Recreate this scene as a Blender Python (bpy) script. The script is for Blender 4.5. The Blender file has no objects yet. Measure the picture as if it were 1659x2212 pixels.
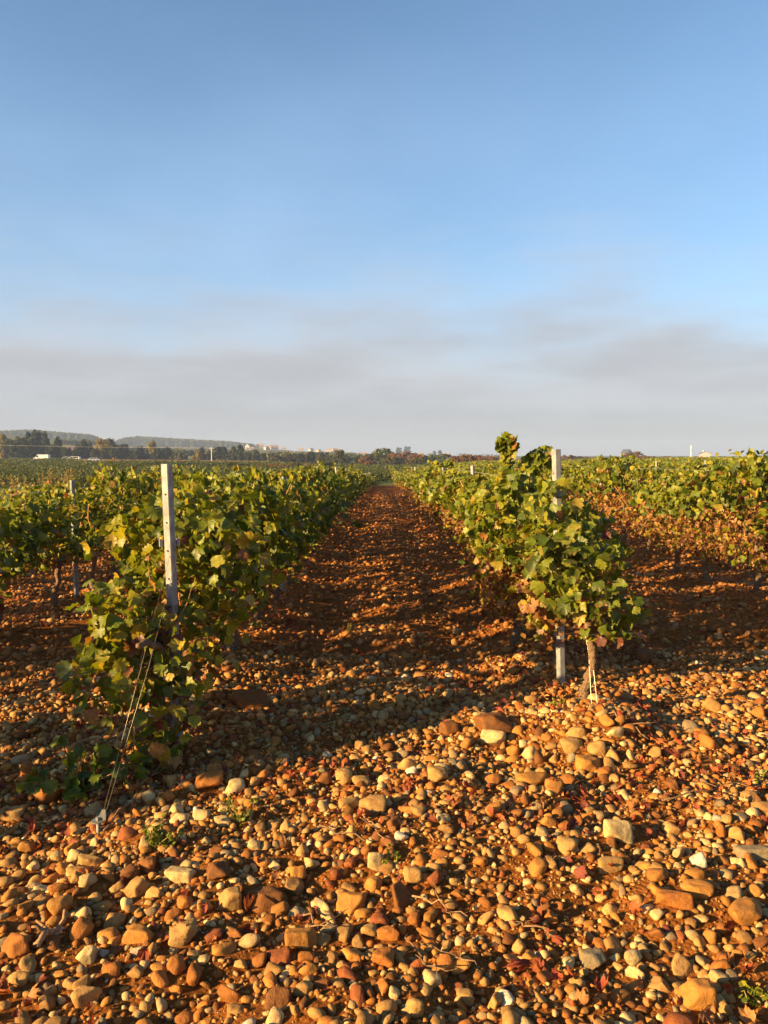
import bpy, bmesh, math, random
import numpy as np
from mathutils import Vector, Matrix

scene = bpy.context.scene
col = scene.collection
R = math.radians

# ------------------------------------------------------------------ camera
EYE = 1.6
FPX = 796.0                      # focal length in pixels of the 768x1024 frame
PITCH = math.atan((512 - 456) / FPX)
cam_d = bpy.data.cameras.new("camera")
cam_d.sensor_fit = 'VERTICAL'
cam_d.sensor_height = 36.0
cam_d.lens = 36.0 * FPX / 1024.0
cam_d.clip_start = 0.05
cam_d.clip_end = 20000
cam = bpy.data.objects.new("camera", cam_d)
cam.location = (0, 0, EYE)
cam.rotation_euler = (math.pi / 2 - PITCH, 0, 0)
col.objects.link(cam)
scene.camera = cam

# ------------------------------------------------------------------ sun, sky, exposure
SUN_EL = R(16.8)
SUN_AZ = Vector((0.885, 0.465))              # the way the light travels over the ground
sd = Vector((SUN_AZ.x * math.cos(SUN_EL), SUN_AZ.y * math.cos(SUN_EL), -math.sin(SUN_EL)))
sun_d = bpy.data.lights.new("sun", 'SUN')
sun_d.energy = 5.0
sun_d.angle = R(0.55)
sun_d.color = (1.0, 0.68, 0.30)
sun = bpy.data.objects.new("sun", sun_d)
sun.rotation_euler = sd.to_track_quat('-Z', 'Y').to_euler()
sun.location = (-60, -30, 40)
col.objects.link(sun)

world = bpy.data.worlds.new("World")
scene.world = world
world.use_nodes = True


def build_world():
    nt = world.node_tree
    N, L = nt.nodes, nt.links
    for n in list(N):
        N.remove(n)
    out = N.new('ShaderNodeOutputWorld')
    sky = N.new('ShaderNodeTexSky')
    sky.sky_type = 'NISHITA'
    sky.sun_disc = False
    sky.sun_elevation = SUN_EL
    sky.sun_rotation = math.atan2(-SUN_AZ.x, -SUN_AZ.y)
    sky.altitude = 700
    sky.air_density = 1.0
    sky.dust_density = 1.0
    sky.ozone_density = 2.0
    bg = N.new('ShaderNodeBackground')
    bg.inputs['Strength'].default_value = 0.052
    tint = N.new('ShaderNodeVectorMath'); tint.operation = 'MULTIPLY'
    tint.inputs[1].default_value = (0.80, 1.0, 1.07)
    L.new(sky.outputs['Color'], tint.inputs[0])
    L.new(tint.outputs[0], bg.inputs['Color'])
    # a bank of morning fog low over the horizon, drifting up in soft wisps
    tc = N.new('ShaderNodeTexCoord')
    sep = N.new('ShaderNodeSeparateXYZ')
    L.new(tc.outputs['Generated'], sep.inputs[0])

    def noise(scale, zs, det, seed):
        mp = N.new('ShaderNodeMapping')
        mp.inputs['Scale'].default_value = (1, 1, zs)
        mp.inputs['Location'].default_value = (seed, seed * 0.7, 0)
        mp.inputs['Rotation'].default_value = (0, R(4), 0)
        L.new(tc.outputs['Generated'], mp.inputs['Vector'])
        n = N.new('ShaderNodeTexNoise')
        n.inputs['Scale'].default_value = scale
        n.inputs['Detail'].default_value = det
        n.inputs['Roughness'].default_value = 0.5
        L.new(mp.outputs[0], n.inputs['Vector'])
        return n.outputs['Fac']

    def math_(op, a, b=None, clamp=False):
        m = N.new('ShaderNodeMath')
        m.operation = op
        m.use_clamp = clamp
        for i, x in enumerate((a, b)):
            if x is None:
                continue
            if isinstance(x, (int, float)):
                m.inputs[i].default_value = x
            else:
                L.new(x, m.inputs[i])
        return m.outputs[0]

    def ramp(x, a, b, lo=0.0, hi=1.0):
        m = N.new('ShaderNodeMapRange')
        m.interpolation_type = 'SMOOTHSTEP'
        m.inputs['From Min'].default_value = a
        m.inputs['From Max'].default_value = b
        m.inputs['To Min'].default_value = lo
        m.inputs['To Max'].default_value = hi
        L.new(x, m.inputs['Value'])
        return m.outputs[0]

    z = sep.outputs['Z']
    n1 = noise(2.4, 1.8, 4.0, 5.3)
    n2 = noise(5.0, 5.0, 6.0, 2.7)
    zz = math_('ADD', z, math_('MULTIPLY', math_('SUBTRACT', n1, 0.5), 0.30))
    zz = math_('ADD', zz, math_('MULTIPLY', math_('SUBTRACT', n2, 0.5), 0.13))
    bank = ramp(zz, 0.09, 0.31, 1.0, 0.0)
    veil = math_('MULTIPLY', ramp(z, 0.05, 0.62, 0.46, 0.0), ramp(noise(2.6, 2.6, 5.0, 1.9), 0.3, 0.72, 0.6, 1.2))
    mask = math_('MAXIMUM', math_('MULTIPLY', bank, 0.94), veil)
    shade = ramp(n2, 0.30, 0.70)
    low = ramp(z, 0.0, 0.07)
    cmix = N.new('ShaderNodeMix'); cmix.data_type = 'RGBA'
    cmix.inputs['A'].default_value = (0.40, 0.40, 0.425, 1)
    cmix.inputs['B'].default_value = (0.53, 0.54, 0.575, 1)
    L.new(math_('MULTIPLY', math_('ADD', math_('MULTIPLY', shade, 0.7), 0.3), math_('ADD', math_('MULTIPLY', low, 0.7), 0.3)), cmix.inputs['Factor'])
    veilc = N.new('ShaderNodeMix'); veilc.data_type = 'RGBA'
    L.new(bank, veilc.inputs['Factor'])
    veilc.inputs['A'].default_value = (0.52, 0.72, 1.0, 1)
    L.new(cmix.outputs['Result'], veilc.inputs['B'])
    cb = N.new('ShaderNodeBackground')
    L.new(veilc.outputs['Result'], cb.inputs['Color'])
    cb.inputs['Strength'].default_value = 0.31
    mx = N.new('ShaderNodeMixShader')
    L.new(mask, mx.inputs[0])
    L.new(bg.outputs[0], mx.inputs[1])
    L.new(cb.outputs[0], mx.inputs[2])
    L.new(mx.outputs[0], out.inputs['Surface'])


build_world()
scene.view_settings.view_transform = 'Standard'
scene.view_settings.look = 'None'
scene.view_settings.exposure = 1.9
scene.view_settings.gamma = 1.0
scene.view_settings.use_curve_mapping = False
scene.render.engine = 'CYCLES'
scene.cycles.use_denoising = True
scene.cycles.max_bounces = 6
scene.cycles.diffuse_bounces = 3
scene.cycles.transmission_bounces = 3
scene.cycles.volume_bounces = 0
scene.cycles.caustics_reflective = False
scene.cycles.caustics_refractive = False

# ------------------------------------------------------------------ helpers
S = 768.0 / 1659.0                # the photograph was measured on a 1659 px wide print
FWD = Vector((0, math.cos(PITCH), -math.sin(PITCH)))
UPV = Vector((0, math.sin(PITCH), math.cos(PITCH)))


def ray(a, b):
    return FWD + Vector((1, 0, 0)) * ((a * S - 384) / FPX) + UPV * ((512 - b * S) / FPX)


def at_depth(a, b, Y):
    d = ray(a, b)
    return Vector((0, 0, EYE)) + d * (Y / d.y)


def sstep(a, b, x):
    t = np.clip((x - a) / (b - a), 0, 1)
    return t * t * (3 - 2 * t)


_nr = np.random.default_rng(5)
_waves = [(_nr.uniform(-1, 1, 2) * k, _nr.uniform(0, 6.28), a) for k, a, n in ((1.5, .02, 4), (5, .009, 6), (14, .006, 8), (40, .0035, 8)) for _ in range(n)]


def bumps(x, y, far):
    o = np.zeros_like(x)
    for k, p, a in _waves:
        fade = 1.0 if np.hypot(*k) < 3 else np.clip(1.6 - far / (30.0 / max(1, np.hypot(*k) / 4)), 0, 1)
        o = o + a * np.sin(k[0] * x + k[1] * y + p) * fade
    return o


ROWX = [-1.2, -3.65, -6.1, -8.55, -11.0, 1.22, 3.95, 6.5, 9.0]
TU = np.array([-400, 0, 60, 100, 140, 250, 320, 387, 500, 768, 1200.])
TD = np.array([60, 90, 120, 180, 260, 340, 450, 600, 750, 900, 1300, 1700, 3600.])
TE = np.array([
    [-38, -28, -20, -11, -5.5, -2.0, 3, 12, 22, 20, 18, 14, 6],
    [-38, -28, -20, -11, -5.5, -2.0, 3, 12, 21.5, 20, 18, 14, 6],
    [-38, -28, -20, -11, -5.5, -2.0, 2, 9, 17, 16, 16, 13, 5],
    [-38, -28, -20, -11, -6.0, -3.0, 1, 7, 14, 12.5, 13, 10, 4],
    [-38, -28, -20, -11, -6.0, -3.5, 0, 4, 6, 7.5, 9, 8, 3],
    [-38, -27, -20, -12, -7.0, -4.5, -1.5, 1.5, 3.5, 5, 8, 7, 3],
    [-36, -27, -21, -14, -9.0, -6.0, -3, -.5, 1.5, 3, 4, 4, 2],
    [-34, -26, -21, -14.5, -10.5, -8., -5, -3, -1, 0, 1, 1, 1],
    [-24, -16.8, -14, -10.5, -7.5, -6., -4, -3, -2, -1.5, -.5, 0, 0],
    [-19.5, -13, -10, -7, -4.6, -3.5, -2.5, -2, -1.5, -1, -.5, 0, 0],
    [-19.5, -13, -10, -7, -4.6, -3.5, -2.5, -2, -1.5, -1, -.5, 0, 0]])


def H(x, y, fine=True):
    x = np.asarray(x, float); y = np.asarray(y, float)
    yy = np.maximum(y, 0.0)
    near = 0.043 * np.clip(x, -4, 0) + 0.012 * np.clip(x, 0, 10) - 0.075 * np.clip(-4 - x, 0, 9) - 1.45 * sstep(8, 92, y) * (1 - 0.75 * sstep(2, 16, x))
    if fine:
        start = sstep(3.4, 4.8, y) * (1 - sstep(60, 85, y))
        for rx in ROWX:
            near = near + 0.075 * np.exp(-((x - rx) / 0.30) ** 2) * start
        rut = np.exp(-((x - 0.62) / .17) ** 2) + np.exp(-((x + 0.55) / .17) ** 2)
        near = near - 0.045 * rut * sstep(3.5, 6, y)
        near = near + 0.07 * np.exp(-(((x - 1.28) / .36) ** 2 + ((y - 4.35) / .4) ** 2))
        near = near + 0.05 * np.exp(-(((x + 0.75) / .3) ** 2 + ((y - 3.75) / .25) ** 2))
        far = np.hypot(x, y)
        near = near + bumps(x, y, far)
    u = 384 + FPX * x / np.maximum(y, 8.0)
    d = np.clip(yy, TD[0], TD[-1])
    iu = np.clip(np.searchsorted(TU, u) - 1, 0, len(TU) - 2)
    fu = np.clip((u - TU[iu]) / (TU[iu + 1] - TU[iu]), 0, 1)
    fu = fu * fu * (3 - 2 * fu)
    idd = np.clip(np.searchsorted(TD, d) - 1, 0, len(TD) - 2)
    fd = np.clip((d - TD[idd]) / (TD[idd + 1] - TD[idd]), 0, 1)

    def zt(i, j):
        return TE[i, j] * TD[j] / FPX
    zfar = EYE + ((zt(iu, idd) * (1 - fd) + zt(iu, idd + 1) * fd) * (1 - fu) + (zt(iu + 1, idd) * (1 - fd) + zt(iu + 1, idd + 1) * fd) * fu)
    w = sstep(45, 100, y)
    return near * (1 - w) + zfar * w


def h1(x, y):
    return float(H(np.array([x]), np.array([y]))[0])


def ground_at(a, b, tmax=400):
    d = ray(a, b)
    lo, t = 0.5, 0.5
    while t < tmax:
        p = Vector((0, 0, EYE)) + d * t
        if p.z < h1(p.x, p.y):
            break
        lo = t
        t *= 1.04
    hi = t
    for _ in range(20):
        m = (lo + hi) / 2
        p = Vector((0, 0, EYE)) + d * m
        if p.z < h1(p.x, p.y):
            hi = m
        else:
            lo = m
    return Vector((0, 0, EYE)) + d * hi


def tag(o, label=None, cat=None, group=None, kind=None):
    if label: o['label'] = label
    if cat: o['category'] = cat
    if group: o['group'] = group
    if kind: o['kind'] = kind
    return o


def empty(name, loc, label=None, cat=None, group=None, rz=0.0):
    o = bpy.data.objects.new(name, None)
    o.empty_display_size = 0.1
    o.location = loc
    o.rotation_euler = (0, 0, rz)
    col.objects.link(o)
    return tag(o, label, cat, group)


class MB:
    """collects triangles (with a colour per vertex) and links them as one mesh object"""

    def __init__(s):
        s.v, s.t, s.c, s.m, s.sm, s.n = [], [], [], [], [], 0

    def add(s, v, t, c=(1, 1, 1), mi=0, smooth=False):
        v = np.asarray(v, np.float32).reshape(-1, 3)
        t = np.asarray(t, np.int32).reshape(-1, 3)
        c = np.asarray(c, np.float32)
        if c.ndim == 1:
            c = np.tile(c, (len(v), 1))
        s.v.append(v); s.t.append(t + s.n); s.c.append(c)
        s.m.append(np.full(len(t), mi, np.int32)); s.sm.append(np.full(len(t), smooth, bool))
        s.n += len(v)
        return s

    def mesh(s, name, mats):
        me = bpy.data.meshes.new(name)
        if not s.v:
            return me
        v = np.concatenate(s.v); t = np.concatenate(s.t); c = np.concatenate(s.c)
        me.vertices.add(len(v)); me.vertices.foreach_set('co', v.ravel())
        me.loops.add(t.size); me.loops.foreach_set('vertex_index', t.ravel())
        me.polygons.add(len(t))
        me.polygons.foreach_set('loop_start', np.arange(0, t.size, 3, dtype=np.int32))
        me.polygons.foreach_set('loop_total', np.full(len(t), 3, np.int32))
        me.polygons.foreach_set('material_index', np.concatenate(s.m))
        me.polygons.foreach_set('use_smooth', np.concatenate(s.sm))
        ca = me.color_attributes.new('Col', 'FLOAT_COLOR', 'POINT')
        ca.data.foreach_set('color', np.concatenate([c, np.ones((len(c), 1), np.float32)], 1).ravel())
        for m in (mats if isinstance(mats, (list, tuple)) else [mats]):
            me.materials.append(m)
        me.update(calc_edges=True)
        return me

    def build(s, name, mats, parent=None, loc=(0, 0, 0)):
        o = bpy.data.objects.new(name, s.mesh(name, mats))
        o.location = loc
        col.objects.link(o)
        o.parent = parent
        return o


def tube(pts, rad, sides=6, caps=True, rough=0.0, rng=None):
    pts = np.asarray(pts, float); n = len(pts)
    rad = np.full(n, rad) if np.isscalar(rad) else np.asarray(rad, float)
    tan = np.gradient(pts, axis=0)
    tan /= np.linalg.norm(tan, axis=1)[:, None] + 1e-9
    ref = np.array([0.3, 0.9, 0.1]) if abs(tan[0] @ np.array([0.3, 0.9, 0.1])) < .8 else np.array([1., 0, 0])
    a = np.cross(tan, ref); a /= np.linalg.norm(a, axis=1)[:, None] + 1e-9
    b = np.cross(tan, a)
    th = np.linspace(0, 2 * np.pi, sides, endpoint=False)
    rr = rad[:, None] * np.ones((n, sides))
    if rough and rng is not None:
        rr = rr * (1 + rng.uniform(-rough, rough, (n, sides)))
    v = pts[:, None, :] + rr[..., None] * (np.cos(th)[None, :, None] * a[:, None, :] + np.sin(th)[None, :, None] * b[:, None, :])
    v = v.reshape(-1, 3)
    t = []
    for i in range(n - 1):
        for j in range(sides):
            k = (j + 1) % sides
            p, q, r_, s_ = i * sides + j, i * sides + k, (i + 1) * sides + k, (i + 1) * sides + j
            t += [(p, r_, q), (p, s_, r_)]
    if caps:
        v = np.vstack([v, pts[:1], pts[-1:]])
        e0, e1 = len(v) - 2, len(v) - 1
        for j in range(sides):
            k = (j + 1) % sides
            t.append((e0, j, k)); t.append((e1, (n - 1) * sides + k, (n - 1) * sides + j))
    return v, np.array(t)


def box(x0, x1, y0, y1, z0, z1):
    v = np.array([(x, y, z) for x in (x0, x1) for y in (y0, y1) for z in (z0, z1)], float)
    q = [(0, 1, 3, 2), (4, 6, 7, 5), (0, 4, 5, 1), (2, 3, 7, 6), (0, 2, 6, 4), (1, 5, 7, 3)]
    t = []
    for a, b, c, d in q:
        t += [(a, b, c), (a, c, d)]
    return v, np.array(t)


def prism(poly, axis, a0, a1):
    """a convex outline (two coordinates) drawn out along the third axis"""
    n = len(poly)
    v = []
    for a in (a0, a1):
        for p in poly:
            q = list(p); q.insert(axis, a); v.append(q)
    t = []
    for i in range(1, n - 1):
        t += [(0, i + 1, i), (n, n + i, n + i + 1)]
    for i in range(n):
        j = (i + 1) % n
        t += [(i, j, n + j), (i, n + j, n + i)]
    return np.array(v, float), np.array(t)


def ico(level):
    bm = bmesh.new()
    bmesh.ops.create_icosphere(bm, subdivisions=level, radius=1.0)
    v = np.array([x.co[:] for x in bm.verts]); t = np.array([[x.index for x in f.verts] for f in bm.faces])
    bm.free()
    return v, t


# ------------------------------------------------------------------ materials
def mat(name):
    m = bpy.data.materials.new(name)
    m.use_nodes = True
    nt = m.node_tree
    return m, nt.nodes, nt.links, nt.nodes['Principled BSDF'], nt.nodes['Material Output']


def add_noise(N, L, src, scale, det=4, rough=.55):
    n = N.new('ShaderNodeTexNoise')
    n.inputs['Scale'].default_value = scale
    n.inputs['Detail'].default_value = det
    n.inputs['Roughness'].default_value = rough
    if src is not None:
        L.new(src, n.inputs['Vector'])
    return n.outputs['Fac']


def rng_node(N, L, x, a, b, lo, hi):
    m = N.new('ShaderNodeMapRange')
    m.inputs['From Min'].default_value = a; m.inputs['From Max'].default_value = b
    m.inputs['To Min'].default_value = lo; m.inputs['To Max'].default_value = hi
    L.new(x, m.inputs['Value'])
    return m.outputs[0]


def mulcol(N, L, c, f):
    m = N.new('ShaderNodeVectorMath'); m.operation = 'SCALE'
    L.new(c, m.inputs[0]); L.new(f, m.inputs['Scale'])
    return m.outputs[0]


def mixcol(N, L, f, a, b):
    m = N.new('ShaderNodeMix'); m.data_type = 'RGBA'
    L.new(f, m.inputs['Factor'])
    for k, x in (('A', a), ('B', b)):
        if isinstance(x, tuple):
            m.inputs[k].default_value = (*x, 1)
        else:
            L.new(x, m.inputs[k])
    return m.outputs['Result']


def bump_to(N, L, p, h, strength, dist):
    b = N.new('ShaderNodeBump')
    b.inputs['Strength'].default_value = strength
    b.inputs['Distance'].default_value = dist
    L.new(h, b.inputs['Height']); L.new(b.outputs[0], p.inputs['Normal'])


def leaf_material(name, trans=0.36, nscale=60.0, rough=0.45):
    m, N, L, p, out = mat(name)
    a = N.new('ShaderNodeAttribute'); a.attribute_name = 'Col'
    tc = N.new('ShaderNodeTexCoord')
    n = add_noise(N, L, tc.outputs['Object'], nscale, 3)
    c = mulcol(N, L, a.outputs['Color'], rng_node(N, L, n, .25, .75, .72, 1.28))
    L.new(c, p.inputs['Base Color'])
    p.inputs['Roughness'].default_value = rough
    p.inputs['Specular IOR Level'].default_value = 0.3
    tr = N.new('ShaderNodeBsdfTranslucent')
    tcm = N.new('ShaderNodeVectorMath'); tcm.operation = 'MULTIPLY'
    L.new(c, tcm.inputs[0]); tcm.inputs[1].default_value = (1.9, 1.75, 0.7)
    L.new(tcm.outputs[0], tr.inputs['Color'])
    mx = N.new('ShaderNodeMixShader'); mx.inputs[0].default_value = trans
    L.new(p.outputs[0], mx.inputs[1]); L.new(tr.outputs[0], mx.inputs[2])
    L.new(mx.outputs[0], out.inputs['Surface'])
    return m


def plain(name, colr, rough=0.6, metal=0.0, nscale=20.0, var=0.15, bump=0.0, bd=0.01, spec=0.4):
    m, N, L, p, out = mat(name)
    a = N.new('ShaderNodeAttribute'); a.attribute_name = 'Col'
    tc = N.new('ShaderNodeTexCoord')
    n = add_noise(N, L, tc.outputs['Object'], nscale, 5)
    rgb = N.new('ShaderNodeVectorMath'); rgb.operation = 'MULTIPLY'
    rgb.inputs[0].default_value = colr
    L.new(a.outputs['Color'], rgb.inputs[1])
    L.new(mulcol(N, L, rgb.outputs[0], rng_node(N, L, n, .25, .75, 1 - var, 1 + var)), p.inputs['Base Color'])
    p.inputs['Roughness'].default_value = rough
    p.inputs['Metallic'].default_value = metal
    p.inputs['Specular IOR Level'].default_value = spec
    if bump:
        bump_to(N, L, p, n, bump, bd)
    return m


def stone_material():
    m, N, L, p, out = mat('river_cobble')
    a = N.new('ShaderNodeAttribute'); a.attribute_name = 'Col'
    g = N.new('ShaderNodeNewGeometry')
    big = add_noise(N, L, g.outputs['Position'], 22, 5, .6)
    fine = add_noise(N, L, g.outputs['Position'], 210, 4, .65)
    c = mulcol(N, L, a.outputs['Color'], rng_node(N, L, big, .3, .7, .74, 1.24))
    c = mulcol(N, L, c, rng_node(N, L, fine, .3, .7, .82, 1.15))
    dust = rng_node(N, L, add_noise(N, L, g.outputs['Position'], 34, 4, .6), .52, .70, 0, .6)
    c = mixcol(N, L, dust, c, (0.235, 0.085, 0.017))
    L.new(c, p.inputs['Base Color'])
    p.inputs['Roughness'].default_value = 0.78
    p.inputs['Specular IOR Level'].default_value = 0.25
    add = N.new('ShaderNodeMath'); add.operation = 'MULTIPLY_ADD'
    L.new(fine, add.inputs[0]); add.inputs[1].default_value = .35; L.new(big, add.inputs[2])
    bump_to(N, L, p, add.outputs[0], .8, .012)
    return m


def soil_material():
    m, N, L, p, out = mat('stony_red_soil')
    a = N.new('ShaderNodeAttribute'); a.attribute_name = 'Col'
    g = N.new('ShaderNodeNewGeometry')
    P = g.outputs['Position']
    n0 = add_noise(N, L, P, 1.3, 5, .6)
    n1 = add_noise(N, L, P, 18, 6, .7)
    n2 = add_noise(N, L, P, 120, 4, .7)
    vo = N.new('ShaderNodeTexVoronoi'); vo.inputs['Scale'].default_value = 55
    L.new(P, vo.inputs['Vector'])
    nf = add_noise(N, L, P, 0.06, 6, .65)
    c = mulcol(N, L, a.outputs['Color'], rng_node(N, L, n0, .3, .7, .8, 1.2))
    c = mulcol(N, L, c, rng_node(N, L, n1, .3, .7, .65, 1.35))
    c = mulcol(N, L, c, rng_node(N, L, n2, .3, .7, .75, 1.25))
    c = mulcol(N, L, c, rng_node(N, L, nf, .3, .7, .72, 1.28))
    L.new(c, p.inputs['Base Color'])
    p.inputs['Roughness'].default_value = 0.95
    p.inputs['Specular IOR Level'].default_value = 0.1
    h = N.new('ShaderNodeMath'); h.operation = 'MULTIPLY_ADD'
    L.new(vo.outputs['Distance'], h.inputs[0]); h.inputs[1].default_value = -.5; L.new(n1, h.inputs[2])
    h2 = N.new('ShaderNodeMath'); h2.operation = 'MULTIPLY_ADD'
    L.new(n2, h2.inputs[0]); h2.inputs[1].default_value = .4; L.new(h.outputs[0], h2.inputs[2])
    bump_to(N, L, p, h2.outputs[0], .9, .03)
    return m


M_LEAF = leaf_material('vine_leaf')
M_TREE = leaf_material('tree_leaf', .25, 3.0, .6)
M_DRY = leaf_material('dry_leaf', .2, 80.0, .7)
M_STONE = stone_material()
M_SOIL = soil_material()
M_BARK = plain('vine_bark', (.16, .105, .065), .9, 0, 70, .5, .9, .02, .15)
M_CANE = plain('orange_cane', (.42, .19, .07), .6, 0, 60, .3, .3, .004)
M_TWIG = plain('dry_twig', (.30, .20, .12), .85, 0, 90, .35, .5, .004, .2)
M_ZINC = plain('galvanised_steel', (.22, .225, .22), .55, .2, 26, .34, .15, .002, .5)
M_HOLE = plain('dark_punched_hole', (.03, .03, .03), .9, 0, 20, .1)
M_WIRE = plain('fence_wire', (.55, .52, .44), .45, .6, 90, .2)
M_CONC = plain('grey_concrete', (.50, .47, .41), .85, 0, 8, .2)
M_WHITE = plain('white_render', (.55, .54, .52), .85, 0, 2, .06)
M_ROOFD = plain('dark_slate_roof', (.05, .055, .07), .7, 0, 3, .2)
M_ROOFT = plain('terracotta_roof', (.34, .19, .11), .8, 0, 3, .25)
M_GLASS = plain('dark_window_glass', (.02, .025, .03), .1, 0, 3, .1)
M_PAINT = plain('white_car_paint', (.6, .6, .6), .25, 0, 3, .02)
M_TYRE = plain('black_tyre', (.02, .02, .02), .8, 0, 10, .1)
M_TRUNK = plain('tree_bark', (.13, .10, .07), .9, 0, 6, .35, .5, .05)

# ------------------------------------------------------------------ ground sheet
SOIL = np.array([.235, .080, .0145])


def ground_colour(x, y):
    n = len(x)
    u = 384 + FPX * x / np.maximum(y, 1)
    c = np.tile(SOIL, (n, 1))

    def mix(cnew, w):
        nonlocal c
        c = c * (1 - w[:, None]) + np.asarray(cnew) * w[:, None]
    inrow = sstep(70, 84, y)
    mix((.075, .105, .025), inrow)                                       # green fields past the row ends
    mix((.085, .10, .028), sstep(15, 19, -x) * sstep(8, 20, y))
    road = np.exp(-((y - 268 - .10 * x) / 7.0) ** 2) * (x < 20)
    mix((.20, .13, .06), np.clip(road, 0, 1) * .8)
    brown = sstep(66, 76, u) * (1 - sstep(330, 400, u)) * sstep(222, 236, y) * (1 - sstep(322, 332, y))
    mix((.26, .105, .032), brown)
    brown2 = sstep(150, 165, u) * (1 - sstep(225, 235, u)) * sstep(150, 158, y) * (1 - sstep(176, 184, y))
    mix((.26, .115, .05), brown2 * .8)
    hill = sstep(330, 400, y)
    band = .5 + .5 * np.sin(y * .019 + x * .006 + 1.2 * np.sin(x * .011))
    mix((.085, .10, .022), hill * (1 - band))
    mix((.12, .095, .03), hill * band)
    red = np.exp(-(((u - 80) / 13) ** 2 + ((y - 560) / 60) ** 2))
    mix((.25, .10, .05), red * .9)
    red2 = np.exp(-(((u - 115) / 20) ** 2 + ((y - 480) / 40) ** 2))
    mix((.22, .10, .05), red2 * .7)
    pale = np.exp(-(((u - 205) / 25) ** 2 + ((y - 430) / 40) ** 2))
    mix((.20, .19, .07), pale * .8)
    return c


def build_ground():
    rings = np.concatenate([np.linspace(.25, 1.6, 18, endpoint=False), np.geomspace(1.6, 7.5, 260, endpoint=False),
                            np.geomspace(7.5, 60, 190, endpoint=False), np.geomspace(60, 3500, 190)])
    fine = np.radians(np.linspace(-34, 34, 460))
    rest = np.radians(np.linspace(34, 326, 75))[1:-1]
    th = np.concatenate([fine, rest])
    A, B = len(rings), len(th)
    rr, tt = np.meshgrid(rings, th, indexing='ij')
    x = (rr * np.sin(tt)).ravel(); y = (rr * np.cos(tt)).ravel()
    z = H(x, y)
    v = np.stack([x, y, z], 1)
    i, j = np.meshgrid(np.arange(A - 1), np.arange(B), indexing='ij')
    k = (j + 1) % B
    p, q, r_, s_ = (i * B + j).ravel(), (i * B + k).ravel(), ((i + 1) * B + k).ravel(), ((i + 1) * B + j).ravel()
    t = np.concatenate([np.stack([p, s_, r_], 1), np.stack([p, r_, q], 1)])
    v = np.vstack([v, [[0, 0, h1(0, 0)]]])
    c = np.vstack([ground_colour(x, y), SOIL[None]])
    jj = np.arange(B)
    t = np.vstack([t, np.stack([np.full(B, len(v) - 1), jj, (jj + 1) % B], 1)])
    tag(MB().add(v, t, c, 0, True).build('ground', M_SOIL), kind='structure')


build_ground()

# ------------------------------------------------------------------ leaves
rng = np.random.default_rng(11)


def leaf_template(kind):
    """vine leaf: five lobes with toothed edges, tip towards +x, stalk at the origin"""
    if kind == 'hi':
        deg = [0, 8, 16, 24, 33, 41, 50, 58, 67, 76, 88, 100, 112, 126, 140, 158]
        rad = [1.0, .86, .88, .73, .74, .80, .95, .80, .82, .70, .74, .84, .72, .74, .62, .52]
    elif kind == 'mid':
        deg = [0, 14, 30, 50, 75, 100, 140]
        rad = [1.0, .86, .72, .95, .70, .82, .58]
    else:
        deg = [0, 45, 110]
        rad = [1.0, .85, .70]
    pts = [(math.radians(d), r_) for d, r_ in zip(deg, rad)]
    pts = pts + [(-a, r_) for a, r_ in reversed(pts[1:])]
    o = np.array([(0, 0, 0)] + [(r_ * math.cos(a), r_ * math.sin(a) * .98, 0) for a, r_ in pts])
    n = len(o) - 1
    t = np.array([(0, i, i + 1) for i in range(1, n)] + [(0, n, 1)])
    if kind != 'hi':
        t = t if kind == 'mid' else t
    return o, t


LT = {k: leaf_template(k) for k in ('hi', 'mid', 'low')}


def unit(a):
    return a / (np.linalg.norm(a, axis=-1, keepdims=True) + 1e-9)


def scatter_leaves(mb, pos, nrm, tip, size, c0, kind='hi', edge=None, curl=.28, mi=0, r=None):
    r = r or rng
    o, t = LT[kind]
    n = len(pos)
    if n == 0:
        return
    nrm = unit(nrm)
    tip = unit(tip - (tip * nrm).sum(1, keepdims=True) * nrm)
    bi = np.cross(nrm, tip)
    rad2 = (o[:, 0] ** 2 + o[:, 1] ** 2)
    fold = r.uniform(-.2, .8, (n, 1)); cu = r.uniform(-curl * 1.7, curl * 1.0, (n, 1)); tw = r.uniform(-.6, .6, (n, 1))
    z = fold * np.abs(o[:, 1])[None] + cu * rad2[None] + tw * (o[:, 0] * o[:, 1])[None] + r.normal(0, .05, (n, len(o))) * (rad2 > .01)[None]
    sx = 1 + r.normal(0, .07, (n, 1))
    ox = o[:, 0][None] * sx; oy = o[:, 1][None] * (1 + r.normal(0, .1, (n, 1)))
    v = pos[:, None] + size[:, None, None] * (ox[..., None] * tip[:, None] + oy[..., None] * bi[:, None] + z[..., None] * nrm[:, None])
    cc = np.repeat(c0[:, None, :], len(o), 1)
    if edge is not None:
        w = (np.clip(rad2 - .3, 0, 1) * 1.0)[None, :, None] * r.uniform(0, 1, (n, 1, 1)) ** 1.6
        cc = cc * (1 - w) + np.asarray(edge)[None, None] * w
    tt = (t[None] + (np.arange(n) * len(o))[:, None, None]).reshape(-1, 3)
    mb.add(v.reshape(-1, 3), tt, cc.reshape(-1, 3), mi, kind != 'low')


GREENS = np.array([(.048, .072, .006), (.085, .112, .008), (.135, .152, .010), (.195, .180, .013), (.26, .19, .020), (.17, .070, .018), (.10, .030, .018), (.27, .135, .042)])


def leaf_cols(n, probs, r):
    p = np.array(probs, float); p /= p.sum()
    c = GREENS[r.choice(len(GREENS), n, p=p)]
    return c * r.uniform(.88, 1.36, (n, 1))


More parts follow.
